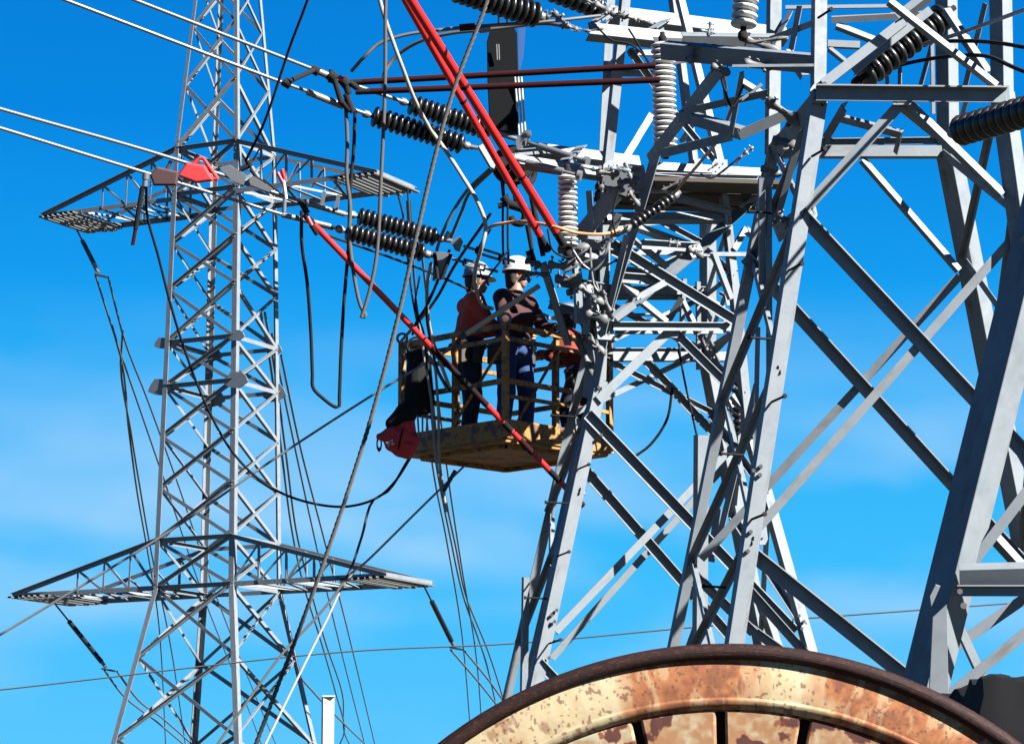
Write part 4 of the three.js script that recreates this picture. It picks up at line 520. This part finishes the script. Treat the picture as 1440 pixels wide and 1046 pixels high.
// ---------------------------------------------------------------- work basket
const FLOOR = P(711, 639, 28.9), HB = 1.06;
{
  const g = thing('work_basket', 'yellow steel work basket with open rails and dark underside hung in the air', 'work basket'); g.position.copy(FLOOR);
  const c = [V(0, 0, HB), V(HB, 0, 0), V(0, 0, -HB), V(-HB, 0, 0)];      // near, right, far, left
  const fl = new THREE.BoxGeometry(1.48, 0.05, 1.48).rotateY(Math.PI / 4); part('floor', fl, Mt.wornYellow, g);
  for (let k = 0; k < 4; k++) { const q = bar(g, c[k].clone().lerp(c[(k + 2) % 4], 0.1).setY(-0.045), c[(k + 1) % 4].clone().lerp(c[(k + 3) % 4], 0.1).setY(-0.045), 0.05, 0.04, V(0, 1, 0), 'floor_beam', Mt.wornYellow); }
  for (let k = 0; k < 4; k++) {
    const a = c[k], b = c[(k + 1) % 4], n = a.clone().add(b).normalize(), y = h => V(0, h, 0);
    bar(g, a.clone().add(y(0.105)), b.clone().add(y(0.105)), 0.19, 0.02, n, 'toe_board', Mt.wornYellow);
    for (const [h, w] of [[1.13, 0.055], [1.0, 0.04], [0.58, 0.05], [0.43, 0.035]]) { if (h === 0.43 && k % 2) continue; const m = bar(g, a.clone().add(y(h)), b.clone().add(y(h)), w, 0.035, n, h > 1.1 ? 'top_rail' : 'mid_rail', Mt.wornYellow); }
    bar(g, a.clone().add(y(0.01)), a.clone().add(y(1.16)), 0.055, 0.055, V(0.7, 0, 0.7), 'post', Mt.wornYellow);
    const m = a.clone().lerp(b, 0.5).addScaledVector(n, -0.03); bar(g, m.clone().add(y(0.03)), m.clone().add(y(1.12)), 0.045, 0.045, n, 'post', Mt.wornYellow);
  }
  for (const [p, q] of [[c[3].clone().lerp(c[0], 0.5), c[0]], [c[0].clone().lerp(c[1], 0.12), c[0].clone().lerp(c[1], 0.5)]]) bar(g, p.clone().setY(0.2), q.clone().setY(0.98), 0.03, 0.02, V(0, 0, 1), 'diagonal_stay', Mt.wornYellow);
  for (const k of [0, 1, 2, 3]) part('lifting_eye', new THREE.TorusGeometry(0.05, 0.014, 8, 16), Mt.hardware, g).position.copy(c[k]).setY(1.2);
}
const at = (px, py, d) => P(px, py, d);
{ // bags and loose gear hung on the basket
  const g = thing('canvas_bag', 'tall black canvas bag hanging inside the basket rail', 'bag'), d = 28.5;
  const prof = [[0.02, 0], [0.12, 0.02], [0.15, 0.14], [0.13, 0.4], [0.11, 0.55], [0.125, 0.62], [0.1, 0.66], [0.02, 0.68]].map(([x, y]) => new THREE.Vector2(x, y));
  const lg = new THREE.LatheGeometry(prof, 20); { const p = lg.attributes.position; for (let i = 0; i < p.count; i++) { const a = Math.atan2(p.getZ(i), p.getX(i)), f = 1 + 0.1 * Math.sin(a * 3 + p.getY(i) * 7) + 0.05 * Math.sin(a * 7 + p.getY(i) * 15); p.setX(i, p.getX(i) * f); p.setZ(i, p.getZ(i) * f); } lg.computeVertexNormals(); }
  const b = part('sack', lg, Mt.canvas, g); b.position.copy(at(588, 584, d)); part('strap', new THREE.TorusGeometry(0.1, 0.012, 8, 20), Mt.canvas, g).position.copy(at(586, 488, d));
  for (let k = 0; k < 4; k++) rod('cord', at(580 + k * 7, 582, d), at(584 + k * 5, 612 + k * 2, d), 0.01, Mt.ropePale, g);
  const r = thing('red_pouch', 'red cone-shaped canvas pouch with white letters at the basket corner', 'pouch'); const dr = 27.6;
  const q = (x, y, z = 0) => at(x, y, dr).add(V(0, 0, z));
  const pouchGeo = sdf([[q(534, 614), q(556, 614), 0.035, 0.1], [q(556, 612), q(566, 622), 0.11, 0.13], [q(564, 612), q(574, 582), 0.12, 0.07], [q(550, 628), q(572, 634), 0.05, 0.08], [q(574, 600), q(582, 622), 0.06, 0.05]], q(558, 610).sub(V(0.36, 0.36, 0.36)), 0.72, 72, 0.05);
  { const p = pouchGeo.attributes.position, c0 = q(560, 612); for (let i = 0; i < p.count; i++) { const x = p.getX(i) - c0.x, y = p.getY(i) - c0.y, f = 0.012 * Math.sin(x * 38 - y * 26) + 0.008 * Math.sin(y * 60 + x * 20); p.setZ(i, p.getZ(i) + f); p.setX(i, p.getX(i) + f * 0.4); } pouchGeo.computeVertexNormals(); }
  part('sack', pouchGeo, Mt.redBag, r);
  part('dark_top', sdf([[q(552, 596, 0.02), q(572, 580, 0.02), 0.07, 0.1], [q(572, 580), q(578, 572), 0.1, 0.06]], q(566, 584).sub(V(0.25, 0.25, 0.25)), 0.5, 52, 0.04), Mt.canvas, r);
  bar(r, at(566, 604, dr - 0.145), at(560, 632, dr - 0.15), 0.014, 0.012, V(0, 0, 1), 'seam', Mt.redDark);
  part('handle_ring', new THREE.TorusGeometry(0.035, 0.012, 8, 18).scale(0.6, 1.7, 1), Mt.canvas, r).position.copy(at(533, 624, dr));
  const font = await new FontLoader().loadAsync('fonts/droid/droid_sans_bold.typeface.json');
  const tg = new TextGeometry('PZ', { font, size: 0.05, depth: 0.004, curveSegments: 3 }); const tm = part('lettering', tg, Mt.white, r); tm.position.copy(at(545, 629, dr - 0.155)); tm.rotation.z = 0.45;
  const lines = [[[590, 456], [596, 500], [606, 560], [612, 640], [622, 700]], [[600, 440], [610, 500], [616, 575], [618, 650], [628, 720]], [[584, 420], [592, 470], [606, 505], [630, 550]]];
  const labs = ['white rope strand hanging through the basket rails, left', 'white rope strand hanging through the basket rails, right', 'pale line looping over the basket top rail'];
  lines.forEach((l, i) => wire('hand_line', l.map(q => at(q[0], q[1], 28.2 - i * 0.1)), 0.014, i === 2 ? Mt.aluDull : Mt.ropePale, labs[i], 'rope', 'hand lines at the basket'));
  wire('hand_line', [at(632, 352, 26.6), at(600, 430, 27.4), at(586, 452, 27.6), at(580, 470, 27.8)], 0.014, Mt.ropeDark, 'dark line tied to the basket top corner', 'rope', 'hand lines at the basket');
  wire('hand_line', [at(606, 370, 26.4), at(600, 410, 27), at(606, 470, 27.6), at(632, 545, 27.8)], 0.018, Mt.ropePale, 'pale hose looping down into the basket', 'hose', 'hand lines at the basket');
}
// ---------------------------------------------------------------- people
function sdf(prims, min, size, res, k) {               // prims: [a, b, ra, rb]
  const mc = new MarchingCubes(res, Mt.skin, false, false, 60000); mc.isolation = 0;
  const f = mc.field, n = mc.size, half = n / 2;
  const pr = prims.map(([a, b, ra, rb]) => { const d = b.clone().sub(a); return { a, d, l: Math.max(1e-9, d.lengthSq()), ra, rb }; });
  for (let z = 0; z < n; z++) for (let y = 0; y < n; y++) for (let x = 0; x < n; x++) {
    const qx = min.x + ((x - half) / half + 1) / 2 * size, qy = min.y + ((y - half) / half + 1) / 2 * size, qz = min.z + ((z - half) / half + 1) / 2 * size;
    let s = 10;
    for (const p of pr) {
      const vx = qx - p.a.x, vy = qy - p.a.y, vz = qz - p.a.z; let t = (vx * p.d.x + vy * p.d.y + vz * p.d.z) / p.l; t = t < 0 ? 0 : t > 1 ? 1 : t;
      const ex = vx - p.d.x * t, ey = vy - p.d.y * t, ez = vz - p.d.z * t, r = Math.sqrt(ex * ex + ey * ey + ez * ez) - (p.ra + (p.rb - p.ra) * t);
      const h = Math.max(0, k - Math.abs(s - r)) / k; s = Math.min(s, r) - h * h * k * 0.25;
    }
    f[x + y * n + z * n * n] = -s;
  }
  mc.update();
  const g = new THREE.BufferGeometry(), c = mc.count; const src = mc.positionArray, pos = new Float32Array(c * 3);
  for (let i = 0; i < c; i++) { pos[i * 3] = min.x + (src[i * 3] + 1) / 2 * size; pos[i * 3 + 1] = min.y + (src[i * 3 + 1] + 1) / 2 * size; pos[i * 3 + 2] = min.z + (src[i * 3 + 2] + 1) / 2 * size; }
  g.setAttribute('position', new THREE.BufferAttribute(pos, 3)); const m = mergeVertices(g, 1e-4); m.computeVertexNormals(); return m;
}
function hand(w, dir, up, s) {                          // palm and five curled fingers, w = wrist
  const f = dir.clone().normalize(), n = up.clone().addScaledVector(f, -up.dot(f)).normalize(), c = f.clone().cross(n), pr = [], q = (a, b, d) => w.clone().addScaledVector(f, a).addScaledVector(c, b * s).addScaledVector(n, d);
  for (let i = 0; i < 4; i++) { const b = (i - 1.5) * 0.021, L = [0.07, 0.08, 0.075, 0.058][i]; pr.push([q(0, b * 0.5, 0), q(0.085, b, 0.004), 0.015, 0.012]); pr.push([q(0.085, b, 0.004), q(0.085 + L * 0.55, b, -0.018), 0.0095, 0.009]); pr.push([q(0.085 + L * 0.55, b, -0.018), q(0.085 + L * 0.6, b, -0.05), 0.009, 0.008]); }
  pr.push([q(0.02, -0.025, -0.004), q(0.055, -0.055, -0.02), 0.012, 0.011], [q(0.055, -0.055, -0.02), q(0.09, -0.05, -0.04), 0.011, 0.009]);
  return sdf(pr, w.clone().addScaledVector(f, 0.06).sub(V(0.14, 0.14, 0.14)), 0.28, 56, 0.008);
}
function person(o) {
  const g = thing('person', o.label, 'person', 'linemen in the basket'); g.position.copy(o.pos); g.rotation.y = o.yaw; g.scale.setScalar(o.s);
  // local: facing +x, y up, z to the right-hand side
  const J = o.J, v = a => V(...a);
  const sh = [v(J.shL), v(J.shR)], el = [v(J.elL), v(J.elR)], wr = [v(J.wrL), v(J.wrR)], hp = [v(J.hpL), v(J.hpR)], kn = [v(J.knL), v(J.knR)], an = [v(J.anL), v(J.anR)];
  const neck = v(J.neck), head = v(J.head), waist = hp[0].clone().lerp(hp[1], 0.5).add(V(0, 0.12, 0)), chest = sh[0].clone().lerp(sh[1], 0.5).add(V(0.02, -0.16, 0));
  const torso = r => [[sh[0].clone().lerp(sh[1], 0.12), sh[1].clone().lerp(sh[0], 0.12), 0.085 * r, 0.085 * r], [chest.clone().add(V(0, 0, -0.07)), waist.clone().add(V(0, 0, -0.06)), 0.125 * r, 0.11 * r], [chest.clone().add(V(0, 0, 0.07)), waist.clone().add(V(0, 0, 0.06)), 0.125 * r, 0.11 * r]];
  const arms = r => [0, 1].flatMap(i => [[sh[i], el[i], 0.068 * r, 0.052 * r], [el[i], wr[i], 0.052 * r, 0.036 * r]]);
  const legs = r => [0, 1].flatMap(i => [[hp[i], kn[i], 0.1 * r, 0.07 * r], [kn[i], an[i], 0.068 * r, 0.05 * r]]);
  const pelvis = r => [[hp[0].clone().add(V(0, 0.03, 0)), hp[1].clone().add(V(0, 0.03, 0)), 0.125 * r, 0.125 * r], [waist, waist.clone().add(V(0, -0.1, 0)), 0.14 * r, 0.14 * r]];
  const core = sdf([...torso(0.84), ...arms(0.8), ...legs(0.8), ...pelvis(0.84), [chest.clone().add(V(0, 0.16, 0)), neck, 0.07, 0.056], [neck, head.clone().add(V(-0.01, -0.05, 0)), 0.056, 0.055]], V(-0.95, -0.02, -0.95), 1.9, 88, 0.05);
  // head: skull, jaw, nose, brow, ears
  const yawH = o.headYaw || 0, hr = (x, y, z) => V(x, y, z).applyAxisAngle(V(0, 1, 0), yawH).add(head);
  const hd = sdf([[hr(-0.025, 0.035, 0), hr(0.02, 0.035, 0), 0.083, 0.08], [hr(0.02, -0.02, 0), hr(0.055, -0.085, 0), 0.066, 0.034], [hr(-0.03, -0.03, 0), hr(-0.02, -0.1, 0), 0.058, 0.05], [hr(0.092, 0.012, 0), hr(0.113, -0.026, 0), 0.009, 0.014], [hr(0.086, 0.026, -0.035), hr(0.086, 0.026, 0.035), 0.014, 0.014], [hr(0.084, -0.064, -0.018), hr(0.084, -0.064, 0.018), 0.013, 0.013], [hr(-0.005, 0.012, 0.082), hr(-0.008, -0.03, 0.078), 0.016, 0.01], [hr(-0.005, 0.012, -0.082), hr(-0.008, -0.03, -0.078), 0.016, 0.01]], head.clone().sub(V(0.17, 0.19, 0.17)), 0.34, 60, 0.02);
  const hands = [0, 1].map(i => hand(wr[i], wr[i].clone().sub(el[i]), V(0, 1, 0.2), i ? 1 : -1));
  part('body', mergeGeometries([core, hd, ...hands]), Mt.skin, g);
  for (const z of [-0.032, 0.032]) part('eye', new THREE.SphereGeometry(0.011, 10, 8), Mt.black, g).position.copy(hr(0.087, 0.004, z));
  part('hair', sdf([[hr(-0.06, 0.0, -0.03), hr(-0.065, -0.09, -0.02), 0.062, 0.045], [hr(-0.06, 0.0, 0.03), hr(-0.065, -0.09, 0.02), 0.062, 0.045], [hr(-0.03, 0.02, 0.07), hr(-0.04, -0.07, 0.066), 0.03, 0.028], [hr(-0.03, 0.02, -0.07), hr(-0.04, -0.07, -0.066), 0.03, 0.028]], head.clone().sub(V(0.2, 0.22, 0.2)), 0.4, 48, 0.03), Mt.hair, g);
  part('shirt', sdf([...torso(1.06), ...[0, 1].flatMap(i => [[sh[i], el[i], 0.078, 0.066], [el[i], el[i].clone().lerp(wr[i], 0.92), 0.064, 0.048]]), [chest.clone().add(V(0, 0.15, 0)), neck.clone().add(V(0, -0.03, 0)), 0.085, 0.07], [waist, waist.clone().add(V(0, -0.08, 0)), 0.155, 0.15]], chest.clone().sub(V(0.62, 0.72, 0.62)), 1.24, 80, 0.045), o.shirt, g);
  part('trousers', sdf([...pelvis(1.1), ...[0, 1].flatMap(i => [[hp[i], kn[i], 0.112, 0.085], [kn[i], an[i].clone().add(V(0, 0.02, 0)), 0.082, 0.072]])], V(-0.62, -0.02, -0.62), 1.24, 84, 0.035), o.jeans, g);
  for (let i = 0; i < 2; i++) part('boot', sdf([[an[i].clone().add(V(-0.02, 0.05, 0)), an[i].clone().add(V(-0.02, -0.04, 0)), 0.058, 0.05], [an[i].clone().add(V(-0.03, -0.045, 0)), an[i].clone().add(V(0.17, -0.05, 0)), 0.046, 0.04]], an[i].clone().sub(V(0.2, 0.25, 0.25)), 0.5, 44, 0.02), Mt.leather, g);
  const belt = part('tool_belt', new THREE.TorusGeometry(0.17, 0.03, 8, 28).rotateX(Math.PI / 2).scale(0.95, 1, 1.2), Mt.leather, g); belt.position.copy(waist).add(V(0, -0.06, 0));
  for (const [x, z] of [[0.02, 0.22], [-0.1, 0.19], [0.02, -0.22]]) part('tool_pouch', new RoundedBoxGeometry(0.1, 0.2, 0.07, 2, 0.02), Mt.leather, g).position.copy(waist).add(V(x, -0.17, z));
  if (o.pale) { const q = part('pale_glove', new RoundedBoxGeometry(0.08, 0.17, 0.05, 2, 0.02), Mt.white, g); q.position.copy(waist).add(V(...o.pale)); q.rotation.z = 0.2; const q2 = part('glove_cuff', new RoundedBoxGeometry(0.086, 0.05, 0.056, 2, 0.015), Mt.yellow, g); q2.position.copy(waist).add(V(...o.pale)).add(V(0, 0.08, 0.003)); }
  // hard hat: dome, brim with peak, ridge
  const hg = new THREE.Group(); const dome = new THREE.LatheGeometry([[0.0001, 0.125], [0.05, 0.12], [0.09, 0.098], [0.116, 0.055], [0.123, 0.01], [0.127, -0.012], [0.134, -0.018]].map(([x, y]) => new THREE.Vector2(x, y)), 26).scale(1.1, 1, 0.95);
  const peak = new THREE.CylinderGeometry(0.15, 0.155, 0.008, 26, 1, false, Math.PI * 0.2, Math.PI * 0.6).scale(1.28, 1, 1).rotateZ(-0.14).translate(0.0, -0.022, 0);
  const hat = part('hard_hat', dome, o.hat, g); hat.position.copy(hr(-0.005, 0.062, 0)); hat.rotation.set(0, yawH, 0); 
  const pk = part('peak', peak, o.hat, hat); part('ridge', tubeGeo([V(-0.12, 0.02, 0), V(-0.085, 0.105, 0), V(0, 0.13, 0), V(0.085, 0.105, 0), V(0.125, 0.02, 0)], 0.012), o.hat, hat); part('brim', new THREE.TorusGeometry(0.131, 0.008, 6, 30).rotateX(Math.PI / 2).scale(1.1, 1, 0.96), o.hat, hat).position.y = -0.018;
  return g;
}
{
  const plaid = (a, b, c) => { const t = noiseTex((u, v) => { const su = Math.sin(u * 50), sv = Math.sin(v * 50), n = fbm(u * 20, v * 20, 71, 2, 20, 20); return mixc(mixc(a, b, su * sv > 0.1 ? 1 : 0.2), c, n * 0.4); }, 128); return t; };
  const shirt1 = std(0.55, 0.045, 0.02, { roughness: 0.95 }), shirt2 = std(0.045, 0.01, 0.011, { roughness: 0.95 }), shirt3 = std(0.18, 0.022, 0.01, { roughness: 0.95 });
  const jean1 = std(0.006, 0.012, 0.03, { roughness: 0.95 }), jean2 = std(0.012, 0.045, 0.16, { roughness: 0.95 });
  const hatB = std(0.16, 0.2, 0.26, { roughness: 0.35 }), hatW = std(0.45, 0.45, 0.44, { roughness: 0.3 });
  const fl = (px, d) => { const p = P(px, 600, d); p.y = FLOOR.y + 0.026; return p; };
  person({ label: 'worker in orange-red shirt and pale blue hard hat bending over the pole', pos: fl(660, 28.75), yaw: 0.35, s: 1.04, shirt: shirt1, jeans: jean1, hat: hatB,
    J: { hpL: [-0.02, 0.95, -0.09], hpR: [-0.02, 0.95, 0.09], knL: [0.06, 0.52, -0.1], knR: [0, 0.52, 0.11], anL: [0.02, 0.1, -0.12], anR: [-0.06, 0.1, 0.13], shL: [0.02, 1.44, -0.19], shR: [0.0, 1.44, 0.19], elL: [0.16, 1.2, -0.26], elR: [0.12, 1.17, 0.27], wrL: [0.38, 1.22, -0.16], wrR: [0.36, 1.18, 0.16], neck: [0.04, 1.54, 0], head: [0.08, 1.67, 0] } });
  person({ label: 'worker in dark red shirt, blue jeans and bright white hard hat', pos: fl(722, 28.6), yaw: -0.75, s: 1.04, headYaw: 0.75, shirt: shirt2, jeans: jean2, hat: hatW, pale: [0.12, -0.05, -0.14],
    J: { hpL: [0, 0.95, -0.1], hpR: [0, 0.95, 0.1], knL: [0.05, 0.52, -0.14], knR: [0.02, 0.52, 0.12], anL: [0, 0.1, -0.17], anR: [-0.02, 0.1, 0.14], shL: [0.02, 1.44, -0.2], shR: [0.02, 1.44, 0.2], elL: [0.12, 1.18, -0.32], elR: [0.14, 1.18, 0.27], wrL: [0.36, 1.16, -0.2], wrR: [0.38, 1.22, 0.1], neck: [0.03, 1.54, 0], head: [0.05, 1.68, 0] } });
  person({ label: 'worker in orange shirt half hidden behind the tower leg', pos: fl(812, 29.1), yaw: 2.6, s: 0.88, shirt: shirt3, jeans: jean1, hat: hatB,
    J: { hpL: [-0.05, 0.9, -0.1], hpR: [-0.05, 0.9, 0.1], knL: [0.1, 0.5, -0.12], knR: [0.08, 0.5, 0.12], anL: [0, 0.1, -0.14], anR: [-0.02, 0.1, 0.14], shL: [0.06, 1.38, -0.2], shR: [0.06, 1.38, 0.2], elL: [0.2, 1.14, -0.28], elR: [0.2, 1.14, 0.28], wrL: [0.42, 1.2, -0.16], wrR: [0.42, 1.2, 0.16], neck: [0.1, 1.48, 0], head: [0.14, 1.61, 0] } });
}
// ---------------------------------------------------------------- cable reel in the foreground
{
  const d = 6.33, top = P(1018, 905, d), R = top.y / 2;
  const g = thing('cable_reel', 'huge cable reel with dark rusty rim and peeling cream flange', 'cable reel'); g.position.set(top.x, R, top.z); g.rotation.y = -0.1;
  const rustTex = (lo, s) => { const W = 1024; return noiseTex((u, v) => {
    const x = (u - 0.5) * 2.4, y = (v - 0.5) * 2.4, r = Math.hypot(x, y), a = Math.atan2(y, x);
    const big = fbm(a * 7 + 40, r * 2, s, 3), mid = fbm(x * 9 + 20, y * 9 + 20, s + 5, 4), fine = fbm(x * 55 + 90, y * 55 + 90, s + 9, 3), sp = fbm(x * 130 + 300, y * 130 + 300, s + 13, 2);
    let c = mixc([196, 184, 148], [214, 204, 176], mid);
    const st = Math.min(1, Math.max(0, (big * 0.62 + mid * 0.38 - lo) * 9)); c = mixc(c, mixc([178, 98, 42], [120, 54, 26], fine), st * (0.7 + 0.3 * fine));
    if (fine * 0.4 + mid * 0.3 + big * 0.3 > 0.6) c = mixc(c, [122, 70, 44], Math.min(1, (fine * 0.4 + mid * 0.3 + big * 0.3 - 0.6) * 6)); c = mixc(c, [168, 128, 76], 0.3 * sp);
    const peel = fbm(a * 34 + 161, r * 11 + 17, s + 21, 6); if (peel > 0.57) c = mixc(c, [206, 196, 168], Math.min(0.45, (peel - 0.57) * 6)); else if (peel < 0.35) c = mixc(c, mixc([110, 56, 32], [84, 42, 28], fine), Math.min(0.4, (0.35 - peel) * 6)); if (sp > 0.72) c = mixc(c, [78, 42, 30], 0.5); return c; }, W); };
  const chipTex = noiseTex((u, v) => { const x = (u - 0.5) * 2.4, y = (v - 0.5) * 2.4, m = fbm(x * 16 + 11, y * 16 + 5, 201, 5), f = fbm(x * 60 + 7, y * 60 + 3, 208, 3), e = fbm(x * 3 + 50, y * 3 + 60, 215, 3);
    let c = mixc([206, 198, 170], [180, 172, 142], f); c = mixc(c, [168, 104, 60], Math.min(1, Math.max(0, (e * 0.6 + f * 0.4 - 0.38) * 5)) * 0.7); if (m > 0.575) c = mixc([104, 44, 28], [70, 30, 22], f); else if (m > 0.56) c = [150, 84, 46]; return c; }, 1024);
  const bumpT = noiseTex((u, v) => { const n = 110 + 120 * fbm(u * 60, v * 60, 301, 4, 60, 60); return [n, n, n]; }, 512, false);
  const rimT = noiseTex((u, v) => { const n = fbm(u * 24, v * 6, 401, 5, 24, 6), f = fbm(u * 120, v * 30, 405, 2, 120, 30); return mixc(mixc([26, 14, 13], [50, 24, 19], n), [84, 48, 34], f > 0.66 ? 0.5 : 0); }, 512); rimT.repeat.set(8, 1);
  const rimM = new THREE.MeshPhysicalMaterial({ color: 0xc8c8c8, side: THREE.DoubleSide, specularIntensity: 0.35, map: rimT, roughness: 0.7, bumpMap: bumpT, bumpScale: 0.002 });
  const flM = std(0.66, 0.62, 0.57, { map: rustTex(0.43, 101), roughness: 0.95, bumpMap: bumpT, bumpScale: 0.004 }), pnM = std(0.6, 0.57, 0.53, { map: chipTex, roughness: 0.95, bumpMap: bumpT, bumpScale: 0.004 }), dkM = std(0.045, 0.025, 0.02, { roughness: 0.9 });
  const uvp = geo => { const p = geo.attributes.position, u = new Float32Array(p.count * 2); for (let i = 0; i < p.count; i++) { u[i * 2] = p.getX(i) / 2.4 + 0.5; u[i * 2 + 1] = p.getY(i) / 2.4 + 0.5; } geo.setAttribute('uv', new THREE.BufferAttribute(u, 2)); return geo; };
  const lathe = (pts, seg = 160) => new THREE.LatheGeometry(pts.map(([r, z]) => new THREE.Vector2(r, z)), seg).rotateX(Math.PI / 2);
  part('rim', lathe([[R - 0.036, -0.02], [R - 0.036, 0.012], [R - 0.03, 0.02], [R - 0.018, 0.024], [R - 0.006, 0.018], [R, 0.005], [R, -0.06], [R - 0.01, -0.07], [R - 0.036, -0.06]]), rimM, g);
  part('flange_ring', uvp(lathe([[R - 0.128, -0.03], [R - 0.128, 0.004], [R - 0.123, 0.008], [R - 0.034, 0.008], [R - 0.034, -0.03]])), flM, g);
  part('seam_bead', uvp(lathe([[R - 0.15, -0.03], [R - 0.146, 0.01], [R - 0.128, 0.02], [R - 0.121, 0.014], [R - 0.118, 0.0]])), flM, g);
  const n = 30, r0 = 0.5, r1 = R - 0.152, gap = 0.016;
  part('web_disc', new THREE.RingGeometry(0.42, R - 0.1, 96), dkM, g).position.z = -0.055;
  for (let k = 0; k < n; k++) {
    const a = Math.PI / 2 + 0.115 + k / n * Math.PI * 2, s = new THREE.Shape(), h = Math.PI / n; const g0 = gap / r0, g1 = gap / r1;
    for (let i = 0; i <= 6; i++) { const t = a - h + g1 + (2 * h - 2 * g1) * i / 6; s[i ? 'lineTo' : 'moveTo'](Math.cos(t) * r1, Math.sin(t) * r1); }
    for (let i = 6; i >= 0; i--) { const t = a - h + g0 + (2 * h - 2 * g0) * i / 6; s.lineTo(Math.cos(t) * r0, Math.sin(t) * r0); }
    const hr = r1 - 0.085, ho = new THREE.Path(); ho.absarc(Math.cos(a + 0.02) * hr, Math.sin(a + 0.02) * hr, 0.008, 0, Math.PI * 2); s.holes.push(ho);
    const pg = uvp(new THREE.ExtrudeGeometry(s, { depth: 0.03, bevelEnabled: true, bevelSize: 0.006, bevelThickness: 0.008, bevelSegments: 2, curveSegments: 8 }));
    part('flange_panel', pg, pnM, g).position.z = -0.032;
  }
  part('hub', lathe([[0.09, 0], [0.1, 0.05], [0.42, 0.05], [0.5, 0.0], [0.5, -0.05]], 48), flM, g);
  part('drum', lathe([[0.45, -0.05], [0.45, -0.95]], 48), dkM, g);
  const bf = part('back_flange', lathe([[0.4, -0.95], [R - 0.1, -0.95], [R - 0.04, -0.9], [R, -0.92], [R, -1.03], [R - 0.05, -1.03], [R - 0.1, -1.0], [0.4, -1.0]]), rimM, g);
  for (let k = 0; k < 12; k++) { const a = k / 12 * Math.PI * 2 + 0.2, m = part('bolt', boltGeo, rimM, g); m.position.set(Math.cos(a) * (R - 0.128), Math.sin(a) * (R - 0.128), 0.006); m.scale.setScalar(0.5); }
}
// ---------------------------------------------------------------- dark covered stack at the right edge
{
  const g = thing('covered_stack', 'charcoal canvas-covered stack with ragged top edge beside the reel', 'covered stack'), d = 7.6, a = P(1376, 958, d), w = 0.95, h = a.y, dep = 0.9;
  const b = new THREE.BoxGeometry(w, h, dep, 36, 50, 20), p = b.attributes.position;
  for (let i = 0; i < p.count; i++) { let x = p.getX(i), y = p.getY(i), z = p.getZ(i); const t = (y + h / 2) / h, e = fbm(x * 9 + 5, z * 9 + y * 5 + 8, 501, 4) - 0.5, f = fbm(y * 5 + 30, x * 3 + z * 3 + 9, 511, 3) - 0.5;
    if (t > 0.995) y += 0.075 * (x + w / 2) + 0.03 * e * 2; y += 0.02 * e; x += 0.03 * f; z += 0.04 * e; if (x < 0 && t > 0.97) x += 0.012; p.setXYZ(i, x, y, z); }
  b.computeVertexNormals();
  const m = part('canvas_cover', b, dull(0.004, 0.0042, 0.0055), g); m.position.set(a.x + w / 2, h / 2, a.z - dep / 2);
  for (const yy of [0.5, 0.85]) part('lashing', new THREE.TorusGeometry(1, 0.012, 6, 4), Mt.ropeDark, g).position.set(a.x + w / 2, h * yy, a.z - dep / 2);
  g.children.filter(c => c.name === 'lashing').forEach(c => { c.rotation.x = Math.PI / 2; c.rotation.z = Math.PI / 4; c.scale.set(w / 1.38, dep / 1.38, 1); });
}
scene.traverse(o => { if (o.isMesh) { o.castShadow = true; o.receiveShadow = true; } });
renderer.render(scene, camera);
